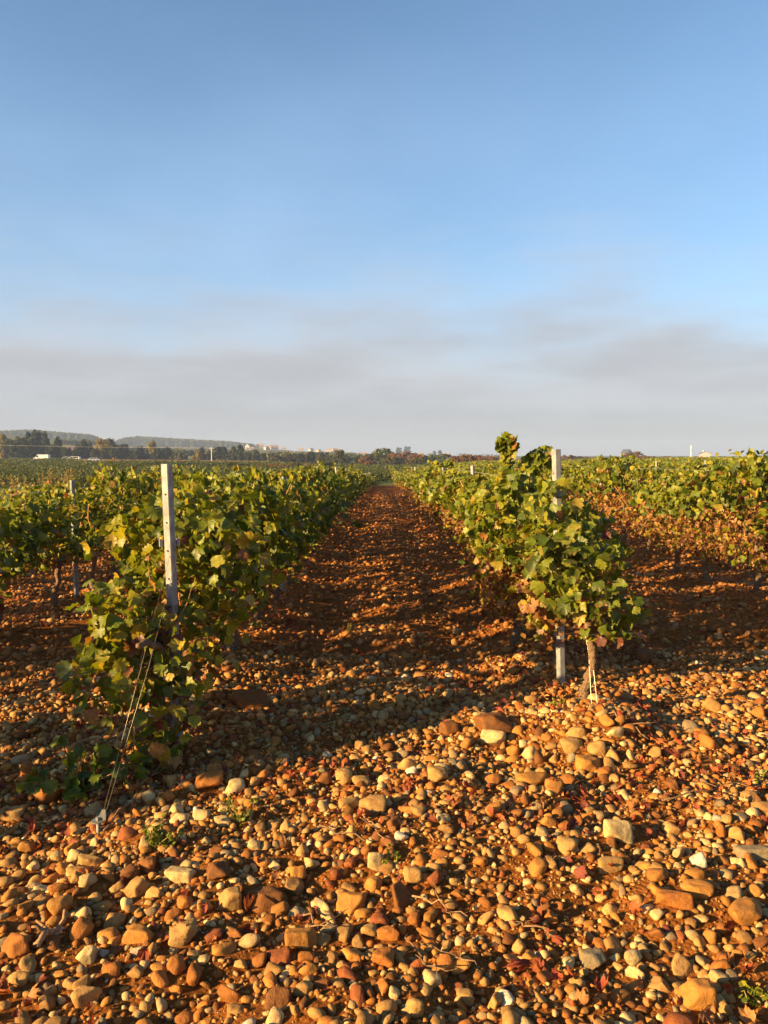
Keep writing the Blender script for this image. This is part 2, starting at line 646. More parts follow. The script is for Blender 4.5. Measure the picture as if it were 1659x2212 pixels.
P_TOP = [.16, .28, .28, .20, .06, .012, .004, .01]
P_MID = [.32, .32, .20, .09, .03, .02, .008, .012]
P_LOW = [.12, .14, .12, .10, .10, .18, .12, .12]
P_DRY = [.02, .04, .05, .06, .12, .30, .13, .28]


def vine_foliage(r, n, kind, dry, half=.62, ztop=1.36, zbot=.30, shoots=4, wmax=.31, xoff=0., size=(.036, .064), name='foliage', tallshoot=0.0):
    mb = MB()
    if dry: zbot += .02
    k = int(n * 2.2)
    y = r.uniform(-half, half, k); z = zbot + (ztop - zbot) * r.beta(1.12, 1.0, k)
    # clumps and gaps along the hedge
    f = np.zeros(k)
    for _ in range(7):
        kv = r.uniform(-1, 1, 2) * 9; f += np.sin(kv[0] * y + kv[1] * z + r.uniform(0, 6.28))
    top = ztop - .12 + .10 * np.sin(7 * y + r.uniform(0, 6)) + .06 * np.sin(17 * y + r.uniform(0, 6))
    keep = (f > -1.15) & (z < top)
    if dry:
        keep &= (z > .82) | (r.random(k) < .38)
    y, z, f = y[keep][:n], z[keep][:n], f[keep][:n]
    m = len(y)
    t = (z - zbot) / (ztop - zbot)
    w = wmax * (0.45 + 1.0 * np.sin(np.clip(t * .85 + .1, 0, 1) * math.pi)) * .72 * (1 + .16 * np.clip(f, -2.2, 2.2))
    s = np.where(r.random(m) < .5, -1., 1.)
    x = s * w * r.uniform(.12, 1.08, m) ** .7 + xoff
    x = x + r.normal(0, .03, m) + np.where(r.random(m) < .05, r.normal(0, .10, m), 0)
    pos = np.stack([x, y, z], 1)
    out = np.stack([s, np.zeros(m), np.zeros(m)], 1)
    nrm = out * .55 + np.array([0, 0, .42]) + r.normal(0, .78, (m, 3))
    tip = np.array([0, 0, -.8]) + out * .30 + r.normal(0, .75, (m, 3))
    zone = z < (.80 if dry else .62)
    c = leaf_cols(m, P_MID, r)
    tp = t > .62
    c[tp] = leaf_cols(tp.sum(), P_TOP, r)
    c[zone] = leaf_cols(zone.sum(), P_DRY if dry else P_LOW, r)
    sz = (size[0] * .7 + (size[1] * 1.1 - size[0] * .7) * r.beta(1.6, 1.6, m)) * np.where(zone, .72, 1) * np.where(t > .85, .85, 1)
    scatter_leaves(mb, pos, nrm, tip, sz, c, kind, (.26, .21, .05), .35, 0, r)
    if dry:                    # a fringe of shrivelled leaves round the bare canes of the fruit zone
        q = 520 if kind == 'hi' else 300
        s2 = np.where(r.random(q) < .5, -1., 1.)
        pd = np.stack([s2 * r.uniform(.03, .30, q) + xoff, r.uniform(-half, half, q), r.uniform(.30, .92, q)], 1)
        scatter_leaves(mb, pd, r.normal(0, .8, (q, 3)), r.normal(0, .6, (q, 3)) + np.array([0, 0, -.8]), r.uniform(.016, .040, q) * (1 if kind == 'hi' else 1.35), leaf_cols(q, [.03, .05, .06, .06, .10, .34, .12, .34], r), kind, None, 1.1, 0, r)
    # loose shoots standing out of the top
    for q in range(shoots):
        y0 = r.uniform(-half, half); x0 = r.normal(0, .09) + xoff; L_ = r.uniform(.04, .17) + (tallshoot if q < 2 else 0)
        lean = r.normal(0, .22, 2); mm = int(5 + L_ * 34)
        tt = np.linspace(0, 1, mm)
        px = np.stack([x0 + lean[0] * L_ * tt ** 1.5, y0 + lean[1] * L_ * tt ** 1.5, ztop - .2 + (L_ + .12) * (tt - .22 * tt ** 3)], 1)
        scatter_leaves(mb, px + r.normal(0, .028, (mm, 3)), r.normal(0, .5, (mm, 3)) + np.array([-.4, -.3, .4]), r.normal(0, .6, (mm, 3)) + np.array([0, 0, -.5]),
                       r.uniform(.035, .062, mm) * (1 - .35 * tt), leaf_cols(mm, P_TOP, r), kind, (.30, .25, .06), .3, 0, r)
    return mb.mesh(name, M_LEAF)


def wav(r, a, b, n, amp):
    t = np.linspace(0, 1, n)[:, None]
    p = np.asarray(a, float) * (1 - t) + np.asarray(b, float) * t
    w = r.normal(0, amp, (n, 3)); w[0] = 0; w[-1] = 0
    return p + w


def vine_trunk(r, top=.54, rad=.030, arm=.5, lean=0.05):
    mb = MB()
    tx, ty = r.normal(0, lean, 2)
    p = wav(r, (0, 0, -.06), (tx, ty, top), 9, .012)
    v, t = tube(p, np.linspace(rad * 1.3, rad * .85, 9) * (1 + r.normal(0, .08, 9)), 8, True, .14, r)
    mb.add(v, t, (1, 1, 1), 0, True)
    if arm:
        for s in (-1, 1):
            q = wav(r, p[-1] + np.array([0, 0, -.01]), (0, s * arm, top + .06), 7, .012)
            v, t = tube(q, np.linspace(rad * .75, rad * .45, 7), 6, True, .14, r)
            mb.add(v, t, (1.1, 1.05, 1), 0, True)
    return mb.mesh('trunk', M_BARK)


def vine_cane(r):
    mb = MB()
    y = r.uniform(-.5, .5)
    p = wav(r, (r.normal(0, .05), y, r.uniform(.42, .58)), (r.normal(0, .20), y + r.normal(0, .16), r.uniform(.85, 1.30)), 7, .012)
    v, t = tube(p, np.linspace(.0062, .0035, 7), 5)
    mb.add(v, t, tuple(r.uniform(.75, 1.35) * np.array([1, r.uniform(.85, 1.15), 1])), 0, True)
    if r.random() < .6:
        q = p[2]; e = q + np.array([r.choice([-1, 1]) * r.uniform(.08, .2), r.normal(0, .1), r.uniform(.02, .25)])
        v, t = tube(wav(r, q, e, 4, .008), np.linspace(.0045, .0025, 4), 5)
        mb.add(v, t, (1, .95, .9), 0, True)
    return mb.mesh('cane', M_CANE)


vr = np.random.default_rng(31)
FOL = {
    ('hi', 0): [vine_foliage(vr, 1000, 'hi', False) for _ in range(7)],
    ('hi', 1): [vine_foliage(vr, 940, 'hi', True) for _ in range(7)],
    ('hi', 2): [vine_foliage(vr, 800, 'hi', False, zbot=.50) for _ in range(4)],
    ('mid', 2): [vine_foliage(vr, 460, 'mid', False, zbot=.50, size=(.05, .08)) for _ in range(4)],
    ('mid', 0): [vine_foliage(vr, 560, 'mid', False, size=(.05, .08)) for _ in range(6)],
    ('mid', 1): [vine_foliage(vr, 540, 'mid', True, size=(.05, .08)) for _ in range(6)],
}
TRUNKS = [vine_trunk(vr) for _ in range(8)]
CANES = [vine_cane(vr) for _ in range(24)]


def link_mesh(name, me, parent, loc=(0, 0, 0)):
    o = bpy.data.objects.new(name, me)
    o.location = loc
    o.parent = parent
    col.objects.link(o)
    return o


def place_vine(x, y, label, group, kind, dry, rz, sc, ncane, fol=None, trunk=None, cat='grapevine'):
    o = empty('grapevine', (x, y, h1(x, y) - .02), label, cat, group, rz)
    o.scale = (1.0, 1.0, sc)
    link_mesh('trunk', trunk or TRUNKS[vr.integers(len(TRUNKS))], o)
    f = fol or FOL[(kind, dry)][vr.integers(len(FOL[(kind, dry)]))]
    link_mesh('foliage', f, o)
    for _ in range(ncane):
        link_mesh('cane', CANES[vr.integers(len(CANES))], o)
    return o


ORD = 'first second third fourth fifth sixth seventh eighth ninth tenth eleventh twelfth thirteenth fourteenth fifteenth sixteenth'.split()
ROWS = [  # x, first vine, last vine, step, dry fruit zone, phrase, stays individual to this many
    (-1.20, 5.15, 78, 1.14, 0, 'row left of path', 16),
    (1.22, 5.70, 78, 1.10, 1, 'row right of path', 16),
    (-3.65, 7.5, 44, 1.16, 2, 'second row left of path', 9),
    (3.95, 6.1, 48, 1.16, 1, 'second row right of path', 9),
    (-6.1, 11.5, 40, 1.16, 2, 'third row left of path', 4),
    (6.5, 12.2, 45, 1.16, 1, 'third row right of path', 4),
    (-8.55, 15.5, 34, 1.16, 2, 'fourth row left of path', 2),
    (9.0, 17.2, 38, 1.16, 1, 'fourth row right of path', 2),
]


def build_rows():
    for x, y0, y1, st, dry, phrase, nid in ROWS:
        group = 'grapevines of the ' + phrase
        n = int((y1 - y0) / st)
        for i in range(n):
            y = y0 + i * st + vr.normal(0, .05)
            near = y < 13
            if i < nid:
                start = 'behind the end post' if abs(x) < 2 else 'from near end'
                look = 'leafy green vine' if dry != 1 else 'green vine with dry lower leaves'
                label = f'{look}, {ORD[i]} {start}, {phrase}'
            elif y < 35:
                label = f'small green vine halfway along the hedge, {phrase}'
            else:
                label = f'tiny green vine near the far end of the hedge, {phrase}'
            place_vine(x + vr.normal(0, .03), y, label, group, 'hi' if near else 'mid', dry,
                       0 if vr.random() < .5 else math.pi, (1.24 if (x > 3 and 7.9 < y < 9.1 and x < 5) else 1.18 if (-4 < x < -3 and 10.2 < y < 11.6) else vr.uniform(1.1, 1.2) if (vr.random() < .13 and (y > 13 or x > 0)) else vr.uniform(.99, 1.10) if y < 16 else vr.uniform(.92, 1.05)) * (1 - (.32 if x < 0 else .20) * float(sstep(14, 78, y))) * (.93 if x > 0 else .95 if (x < -2 and y < 9) else 1),
                       (9 if dry == 1 else 4) if y < 16 else 0)


build_rows()
for x, y0, y1, ph in ((-3.65, 3.0, 7.3, 'second'), (-6.1, 5.0, 11.3, 'third'), (-8.55, 10.5, 15.3, 'fourth')):
    for y in np.arange(y0, y1, 1.16):
        place_vine(x, y, f'green vine near the start of the {ph} row left of path, past the picture edge', f'grapevines starting the {ph} row left of path', 'mid', 0, 0, 1.14, 3)

# the two end vines, which sprawl low in front of the posts
er = np.random.default_rng(77)


def end_vine_left():
    g = empty('grapevine', (-1.18, 4.12, h1(-1.18, 4.12) - .02), 'bushy green end vine sprawling low around the leaning steel post', 'grapevine', 'grapevines of the row left of path')
    link_mesh('trunk', vine_trunk(er, .62, .034, .35), g)
    mb = MB()
    # blobs of leaves: centre x, y, z, radii, count
    for bx, by, bz, rx, ry, rz, n in ((-.15, -.04, .74, .23, .26, .24, 170), (-.20, -.20, .44, .22, .2, .22, 90), (.08, -.12, .32, .20, .2, .22, 80), (.10, .10, .62, .24, .3, .30, 150),
                                      (-.22, -.02, .62, .2, .22, .26, 80), (.26, .42, .95, .24, .3, .42, 200), (.02, .34, 1.02, .2, .2, .16, 70), (.0, -.18, .10, .14, .14, .12, 40), (-.04, .55, 1.1, .22, .3, .3, 120)):
        d = unit(er.normal(0, 1, (n, 3)))
        n = int(n * .92); d = d[:n]
        p = d * er.uniform(.40, 1.0, (n, 1)) ** .8 * np.array([rx, ry, rz]) * np.where(er.random((n, 1)) < .16, 1.35, 1.0) + np.array([bx, by, bz])
        hid = (np.abs(p[:, 0] - .065) < .085) & (p[:, 1] < .13) & (p[:, 2] > .78)   # leaves hang beside the post, not across it
        p[hid, 1] += .28
        tipv = np.array([0, 0, -.9]) + d * .4 + er.normal(0, .5, (n, 3))
        nr = d * np.array([1, 1, .6]) * .8 + np.array([0, -.1, .35]) + er.normal(0, .7, (n, 3))
        c = leaf_cols(n, [.14, .24, .26, .20, .08, .03, .02, .03] if bz > .35 else [.16, .24, .22, .14, .08, .06, .06, .04], er)
        scatter_leaves(mb, p, nr, tipv, er.uniform(.030, .062, n), c, 'hi', (.27, .2, .06), .35, 0, er)
    link_mesh('foliage', mb.mesh('foliage', M_LEAF), g)
    for k in range(6):
        a = np.array([er.normal(0, .06), er.normal(-.05, .08), .5])
        e = np.array([er.uniform(-.30, .2), er.uniform(-.1, .4), er.uniform(.3, 1.0)])
        m = MB(); v, t = tube(wav(er, a, e, 8, .007), np.linspace(.005, .0025, 8), 5)
        m.add(v, t, (.55, .6, .6), 0, True).build('cane', M_CANE, g)


def end_vine_right():
    X, Y = 1.20, 4.62
    g = empty('grapevine', (X, Y, h1(X, Y) - .02), 'end vine with bare grey trunk tied by wires beside the steel post', 'grapevine', 'grapevines of the row right of path')
    mb = MB()
    p = np.array([(0, 0, -.06), (-.02, 0, .03), (-.015, 0, .08), (.01, 0, .14), (.035, 0, .22), (.03, .01, .30), (.02, .02, .38), (.01, .03, .46), (-.03, .08, .56), (-.06, .3, .62), (-.06, .55, .62)])
    pr = np.array([.040, .033, .027, .030, .024, .023, .025, .028, .020, .015, .012])
    tt = np.linspace(0, 10, 46)
    p = np.stack([np.interp(tt, np.arange(11), p[:, k]) for k in range(3)], 1) + er.normal(0, .0025, (46, 3))
    v, t = tube(p, np.interp(tt, np.arange(11), pr) * (1 + .10 * np.sin(tt * 4.1)), 14, True, .16, er)
    mb.add(v, t, (1.0, .95, .85), 0, True)
    link_mesh('trunk', mb.mesh('trunk', M_BARK), g)
    mb = MB()
    for bx, by, bz, rx, ry, rz, n, pr in ((.03, -.04, .70, .16, .16, .14, 62, P_MID), (.20, -.03, .62, .13, .15, .16, 58, P_MID), (-.12, .02, .72, .13, .16, .15, 45, [.2, .25, .2, .1, .05, .08, .06, .06]), (-.02, .12, .92, .22, .22, .18, 130, P_MID),
                                          (-.18, .2, .86, .16, .25, .2, 90, P_MID), (.04, .48, .96, .17, .3, .18, 110, P_MID), (-.2, .3, .60, .12, .2, .15, 60, P_DRY), (.06, -.03, .50, .12, .10, .06, 22, P_LOW), (-.10, .6, 1.15, .18, .25, .16, 80, P_TOP)):
        d = unit(er.normal(0, 1, (n, 3)))
        n = int(n * .84); d = d[:n]
        if bz < .95: bz -= .07
        q = d * er.uniform(.40, 1.0, (n, 1)) ** .8 * np.array([rx, ry, rz]) * np.where(er.random((n, 1)) < .14, 1.3, 1.0) + np.array([bx, by, bz])
        tipv = np.array([0, 0, -.9]) + d * .4 + er.normal(0, .45, (n, 3))
        nr = d * np.array([1, 1, .5]) * .7 + np.array([-.1, -.3, .35]) + er.normal(0, .6, (n, 3))
        scatter_leaves(mb, q, nr, tipv, er.uniform(.030, .062, n), leaf_cols(n, pr, er), 'hi', (.27, .16, .07), .35, 0, er)
    link_mesh('foliage', mb.mesh('foliage', M_LEAF), g)
    for k in range(6):
        a = np.array([er.normal(-.05, .05), er.uniform(.05, .4), .6])
        e = np.array([er.uniform(-.35, .1), er.uniform(.1, .6), er.uniform(.55, .95)])
        m = MB(); v, t = tube(wav(er, a, e, 8, .007), np.linspace(.0055, .0025, 8), 5)
        m.add(v, t, (.9, .85, .8), 0, True).build('cane', M_CANE, g)
    # the tall vine behind it with shoots that arch over
    X, Y = 1.10, 6.55
    f = vine_foliage(er, 640, 'hi', True, half=.55, ztop=1.42, shoots=2)
    o = place_vine(X, Y, 'tallest grapevine with two arching shoots rising beside the steel post', 'grapevines of the row right of path', 'hi', 1, 0, 1.0, 5, f)
    for (sx, L_, lean) in ((-.13, .60, -.03), (.0, .50, .12)):
        tt = np.linspace(0, 1, 42)
        p = np.stack([sx + lean * tt + .10 * np.clip(tt - .75, 0, 1) * 4 * tt, -.35 + .08 * tt, 1.08 + L_ * np.sin(np.clip(tt * 1.95, 0, 2.2))], 1)
        m = MB(); v, t = tube(p, np.linspace(.006, .003, 42), 5)
        m.add(v, t, (.8, .8, .6), 0, True).build('cane', M_CANE, o)
        m = MB()
        scatter_leaves(m, p + er.normal(0, .03, p.shape), er.normal(0, .5, p.shape) + np.array([-.5, -.5, .3]), er.normal(0, .5, p.shape) + np.array([0, 0, -.8]),
                       er.uniform(.04, .07, 42), leaf_cols(42, P_TOP, er), 'hi', (.3, .25, .06), .35, 0, er)
        scatter_leaves(m, p + er.normal(0, .04, p.shape), er.normal(0, .5, p.shape) + np.array([-.5, -.5, .3]), er.normal(0, .5, p.shape) + np.array([0, 0, -.8]),
                       er.uniform(.035, .06, 42), leaf_cols(42, P_TOP, er), 'hi', (.3, .25, .06), .35, 0, er)
        m.build('shoot_foliage', M_LEAF, o)


end_vine_left()
end_vine_right()


# the rest of the vineyard, beyond the vines one can tell apart
def far_rows():
    r = np.random.default_rng(8)
    mb = MB()

    def strip(x, y0, y1, per, sz, kind, pr=P_TOP, jag=.0, zlo=.45, ztop=1.2):
        n = int((y1 - y0) * per)
        if n <= 0: return
        y = r.uniform(y0, y1, n); t = r.beta(1.5, 1.0, n)
        top = ztop + .06 * np.sin(y * 2.1 + x) + .07 * np.sin(y * 5.3 + 2 * x)
        z = zlo + (top - zlo) * t
        s = np.where(r.random(n) < .5, -1., 1.)
        xx = x + s * .3 * r.uniform(.2, 1, n) ** .6
        pos = np.stack([xx, y, H(xx, y, False) + z], 1)
        nr = np.stack([s * .7, np.zeros(n), np.full(n, .45)], 1) + r.normal(0, .5, (n, 3))
        z = z + np.where(r.random(n) < .04, r.uniform(0, .3, n), 0)
        pos[:, 2] = H(xx, y, False) + z
        c = leaf_cols(n, pr, r)
        lowz = z < .8
        c[lowz] = leaf_cols(lowz.sum(), P_LOW, r)
        scatter_leaves(mb, pos, nr, np.array([0, 0, -1.]) + r.normal(0, .6, (n, 3)), r.uniform(.7, 1.1, n) * sz, c, kind, None, .3, 0, r)
    for x, y0, y1, *_ in ROWS:
        if abs(x) > 2:
            strip(x, y1, 84, 120, .11, 'low')
    for k in range(9):
        strip(11.5 + 2.5 * k, 20 + 4.4 * k, 80, 110, .115, 'low')
        strip(11.5 + 2.5 * k, 80, 170, 45, .2, 'low')
    for k in range(26):
        strip(34 + 2.5 * k, 64 + 4.4 * k, 190 + 2 * k, 42, .22, 'low')
    strip(-11.0, 20, 46, 110, .12, 'low')
    for x in (1.22, 3.95, 6.5, 9.0):
        strip(x, 84, 150, 50, .18, 'low')
    tag(mb.build('far_vineyard', M_LEAF), 'sea of green vine rows stretching away right of the path', 'vineyard', None, 'stuff')
    # low green fields left of and past the rows
    mb = MB()
    n = 230000
    d = 82 * (265 / 82.0) ** r.uniform(0, 1, n)
    u = r.uniform(-60, 470, n)
    x = (u - 384) / FPX * d; y = d
    keep = (y < np.where(u < 82, 258, 222)) & ~((u > 440) & (y < 150)) & ~((u > 150) & (u < 235) & (y > 150) & (y < 184)) & ((u < 366) | (y > 90))
    x, y, d = x[keep], y[keep], d[keep]
    # rows run across the slope
    ph = (y + .25 * x) / 3.0
    y = y + ((np.round(ph) - ph) * 3.0) * .75
    n = len(x)
    z = H(x, y, False) + r.uniform(.1, 1.0, n)
    pos = np.stack([x, y, z], 1)
    c = leaf_cols(n, [.36, .34, .18, .08, .02, .015, .01, .0], r) * np.array([.50, .52, .40])
    scatter_leaves(mb, pos, r.normal(0, .5, (n, 3)) + np.array([-.2, -.2, .7]), r.normal(0, 1, (n, 3)), (.0010 * d + .06) * r.uniform(.6, 1.3, n), c, 'low', None, .3, 0, r)
    tag(mb.build('far_vine_field', M_LEAF), 'dark green vine field on the low ground before the trees', 'field', None, 'stuff')


far_rows()


# ------------------------------------------------------------------ posts and wires
def post_profile(h, holes=7):
    """folded steel post, a lipped V open to the back"""
    out = [(-.030, .016), (-.030, -.004), (-.004, -.026), (.004, -.026), (.030, -.004), (.030, .016), (.020, .020)]
    inn = [(.020, .017), (.0275, .0138), (.0275, -.003), (.0035, -.0235), (-.0035, -.0235), (-.0275, -.003), (-.0275, .0138), (-.020, .017), (-.020, .020)]
    ring = [(a * .94, b * .94) for a, b in out + inn]
    n = len(ring)
    v = np.array([(a, b, z) for z in (-.25, h) for a, b in ring], float)
    t = []
    for i in range(n):
        j = (i + 1) % n
        t += [(i, j, n + j), (i, n + j, n + i)]
    # top rim between outer and inner skins
    m = MB().add(v, t, (1, 1, 1), 0, False)
    o_idx = list(range(n, n + 7)); i_idx = list(range(n + 7, n + 16))[::-1]
    tt = []
    for k in range(6):
        a, b = o_idx[k], o_idx[k + 1]
        c, d = i_idx[min(k + 1, 8)], i_idx[min(k + 2, 8)]
        tt += [(a, b, d), (a, d, c)]
    m.add(v, tt, (1, 1, 1), 0, False)
    return m.mesh('profile', M_ZINC)


def disc(r_, n=10):
    th = np.linspace(0, 2 * np.pi, n, endpoint=False)
    return np.stack([r_ * np.cos(th), r_ * np.sin(th)], 1)


def build_posts():
    def hole_mesh():
        v, t = prism([tuple(p) for p in disc(.0052)], 1, -.001, .001)
        return MB().add(v, t).mesh('hole', M_HOLE)
    hm = hole_mesh()
    v, t = box(-.05, .05, -.006, .006, -.012, .012)
    v2, t2 = box(.038, .052, -.02, .012, -.02, .02)
    v3, t3 = box(-.052, -.038, -.02, .012, -.02, .02)
    clip_me = MB().add(v, t).add(v2, t2).add(v3, t3).mesh('wire_clip', M_ZINC)
    cache = {}

    def post(x, y, h, label, group, rz=0, lean=0, leany=0, parts=True, clipz=None):
        key = round(h, 2)
        if key not in cache: cache[key] = post_profile(h)
        o = empty('steel_post', (x, y, h1(x, y)), label, 'post', group, rz)
        o.rotation_euler = (leany, lean, rz)
        link_mesh('profile', cache[key], o)
        if parts:
            for k in range(8):
                c = link_mesh('hole', hm, o, (-.0166, -.0153, h - .16 - .15 * k))
                c.rotation_euler = (0, 0, R(-40))
            c = link_mesh('wire_clip', clip_me, o, (0, .028, clipz or h - .42))
        return o
    gl = 'steel trellis posts in the row left of the path'
    gr = 'steel trellis posts in the row right of the path'
    post(-1.115, 4.22, 1.52, 'leaning galvanised steel end post wrapped by the bushy left vine', gl, R(24), R(-1.2), R(-.5))
    post(1.20, 5.30, 1.59, 'tall pale steel end post behind the bare tied trunk', gr, R(-24), R(-2.1), 0)
    for i in range(12):
        far = i >= 2
        y = 9.4 + 5.2 * i
        lab = ['white post tip poking from the left hedge, nearest behind the end post', 'white post tip poking from the left hedge, second behind the end post'][i] if not far else 'tiny white post tip far down the left hedge'
        post(-1.2 + vr.normal(0, .03), y, 1.33 + vr.uniform(-.06, .05), lab, gl, R(vr.uniform(-15, 15)), R(vr.normal(0, 1)), 0, not far)
        y = 10.8 + 5.2 * i
        lab = ['post hidden in leaves, nearest behind the right end post', 'post hidden in leaves, second behind the right end post'][i] if not far else 'tiny white post tip far down the right hedge'
        post(1.22 + vr.normal(0, .03), y, 1.30 + vr.uniform(-.06, .06), lab, gr, R(vr.uniform(-15, 15)), R(vr.normal(0, 1)), 0, not far)
    for x, y0, ph in ((-3.65, 9.3, 'second row left'), (3.95, 14.6, 'second row right'), (-6.1, 12.6, 'third row left'), (6.5, 16.3, 'third row right'), (-8.55, 17.5, 'fourth row left'), (9.0, 21, 'fourth row right')):
        g = f'steel trellis posts in the {ph} of the path'
        for i in range(6):
            near = i < (3 if abs(x) < 5 else 1)
            lab = f'white metal post tip above the leaves, {ORD[i]} in the {ph} of the path' if near else f'tiny white post tip farther along the {ph} of the path'
            post(x + vr.normal(0, .03), y0 + 5.2 * i, 1.34 + vr.uniform(-.08, .06), lab, g, R(vr.uniform(-15, 15)), R(vr.normal(0, 1.2)), 0, near and i < 2)
    # trellis wires
    for x, y0, ph in ((-1.2, 4.2, 'left row'), (1.23, 5.6, 'right row'), (-3.65, 7, 'second left row'), (3.95, 6.8, 'second right row')):
        for zz, nm in ((.62, 'lowest'), (1.0, 'middle'), (1.30, 'top')):
            ys = np.linspace(y0, 60, 60)
            p = np.stack([np.full(60, x) + .01 * np.sin(ys), ys, H(np.full(60, x), ys, False) + zz + .075], 1)
            v, t = tube(p, .0016, 4)
            tag(MB().add(v, t, (1, 1, 1), 0, True).build('trellis_wire', M_WIRE), f'{nm} thin trellis wire strung along the {ph} of vines', 'wire', 'trellis wires')


build_posts()


def build_guys():
    # left anchor and its two strands
    a = ground_at(213, 1800); base = Vector((a.x, a.y, h1(a.x, a.y)))
    g = empty('ground_anchor', base, 'silver screw anchor in the stones holding the two left guy wires', 'anchor')
    v, t = tube([(0, 0, -.08), (0, 0, .055)], .0095, 10)
    MB().add(v, t, (.7, .7, .68), 0, True).build('rod', M_ZINC, g)
    v, t = tube([(0, 0, .055), (0, 0, .060)], .030, 14)
    MB().add(v, t, (.75, .74, .7)).build('disc', M_ZINC, g)
    v, t = tube([(0, 0, .0605), (0, 0, .075)], .012, 6)
    MB().add(v, t, (.8, .8, .8)).build('nut', M_ZINC, g)
    pl = [(-.018, .06), (.022, .06), (.022, .108), (.006, .108)]
    v, t = prism([(p[0] + .012, p[1]) for p in pl], 1, -.002, .002)
    MB().add(v, t, (.75, .74, .7)).build('eye_plate', M_ZINC, g)
    top = Vector((-1.135, 4.20, 1.10))
    st = base + Vector((.024, 0, .100))
    for dx, lab in ((0.0, 'guy wire running from the silver anchor up to the left post, outer strand'), (.012, 'guy wire running from the silver anchor up to the left post, inner strand')):
        e = top + Vector((dx * 4, .02, dx * 3))
        v, t = tube([st + Vector((dx, 0, 0)), (st + e) / 2 + Vector((dx * 1.5, 0, -.004)), e], .0010, 5)
        tag(MB().add(v, t, (.6, .55, .45), 0, True).build('guy_wire', M_WIRE), lab, 'wire', 'guy wires of the left post')
    b = ground_at(283, 1705)
    v, t = tube([(b.x, b.y, h1(b.x, b.y) - .05), (b.x + .01, b.y + .05, .28), (b.x + .02, b.y + .08, .42), (b.x + .045, b.y + .08, .40), (b.x + .04, b.y + .08, .36)], .0035, 6)
    tag(MB().add(v, t, (.45, .28, .2), 0, True).build('iron_hook', M_WIRE), 'thin rusty hooked rod standing under the left end vine', 'rod')
    # right side: wires from the post down past the trunk
    q = ground_at(1292, 1528)
    bz = h1(q.x, q.y) - .02
    tp = Vector((1.19, 5.28, 1.40))
    for k, (dx, lab) in enumerate(((0, 'pale tie wire slanting past the bare right trunk to the stones'), (-.035, 'second pale tie wire crossing the bare right trunk'))):
        v, t = tube([(q.x + dx, q.y, bz), (1.245 + dx * .5, 4.70, .42), (1.18 + dx * .3, 4.78, .78), (1.26, 5.2, 1.25), tp], .0015, 5)
        tag(MB().add(v, t, (1.5, 1.4, 1.15), 0, True).build('tie_wire', M_WIRE), lab, 'wire', 'tie wires of the right post')
    th = np.linspace(0, 2 * np.pi * 1.9, 26)
    p = np.stack([1.168 + .040 * np.cos(th), 5.30 + .036 * np.sin(th), 1.39 + .004 * th], 1)
    v, t = tube(p, .0018, 5)
    tag(MB().add(v, t, (1.2, 1.2, 1.1), 0, True).build('wire_loop', M_WIRE), 'wire loop wound round the right steel post near its top', 'wire')
    th = np.linspace(0, 2 * np.pi * 2.5, 30)
    p = np.stack([1.232 + .036 * np.cos(th), 4.64 + .036 * np.sin(th), .44 + .006 * th + .05], 1)
    v, t = tube(p, .0022, 5)
    tag(MB().add(v, t, (1.5, 1.5, 1.4), 0, True).build('twine', M_WIRE), 'white twine wound round the top of the bare right trunk', 'twine')


build_guys()

# ------------------------------------------------------------------ stones
sr = np.random.default_rng(2024)
ICO = {k: ico(k) for k in (1, 2, 3, 4)}


def stone_radius(seed):
    r = np.random.default_rng(seed)
    k = r.integers(6, 12)
    d = unit(r.normal(0, 1, (k, 3)))
    d = np.vstack([d, np.eye(3), -np.eye(3)])
    w = np.concatenate([r.uniform(.60, 1.0, k), r.uniform(.80, 1.1, 6)])
    q = r.uniform(9, 34)
    ph = r.uniform(0, 6.28, (4,)); kk = r.normal(0, 2.2, (4, 3))

    def f(n):
        s = np.maximum(0, n @ d.T) / w[None]
        rad = (s ** q).sum(1) ** (-1 / q)
        for i in range(4):
            rad = rad * (1 + .022 * np.sin(n @ kk[i] + ph[i]))
        return rad
    return f


NSH = 40
SHF = [stone_radius(100 + i) for i in range(NSH)]
def chipped(lv, i, f):
    v = ICO[lv][0]
    rad = f(v)
    if lv >= 3:                  # worn chips and pits on the stones one can see closely
        r = np.random.default_rng(900 + i)
        for _ in range(7):
            c = unit(r.normal(0, 1, 3)); w = r.uniform(.16, .42)
            rad = rad - r.uniform(.02, .07) * np.exp(-((v - c) ** 2).sum(1) / w ** 2)
        for _ in range(10):
            k = r.normal(0, 7, 3)
            rad = rad * (1 + .006 * np.sin(v @ k + r.uniform(0, 6)))
    return v * rad[:, None]


SHAPES = {lv: [chipped(lv, i, f) for i, f in enumerate(SHF)] for lv in ICO}
PAL = {
    'tan': (.31, .175, .054), 'cream': (.42, .295, .125), 'orange': (.30, .108, .019), 'brown': (.145, .056, .014),
    'grey': (.20, .155, .085), 'reddish': (.20, .054, .016), 'ochre': (.32, .140, .027), 'white': (.46, .41, .29)}
PNAMES = ['tan', 'cream', 'orange', 'brown', 'grey', 'reddish', 'ochre', 'white']
PPROB = [.38, .18, .17, .07, .05, .025, .18, .007]


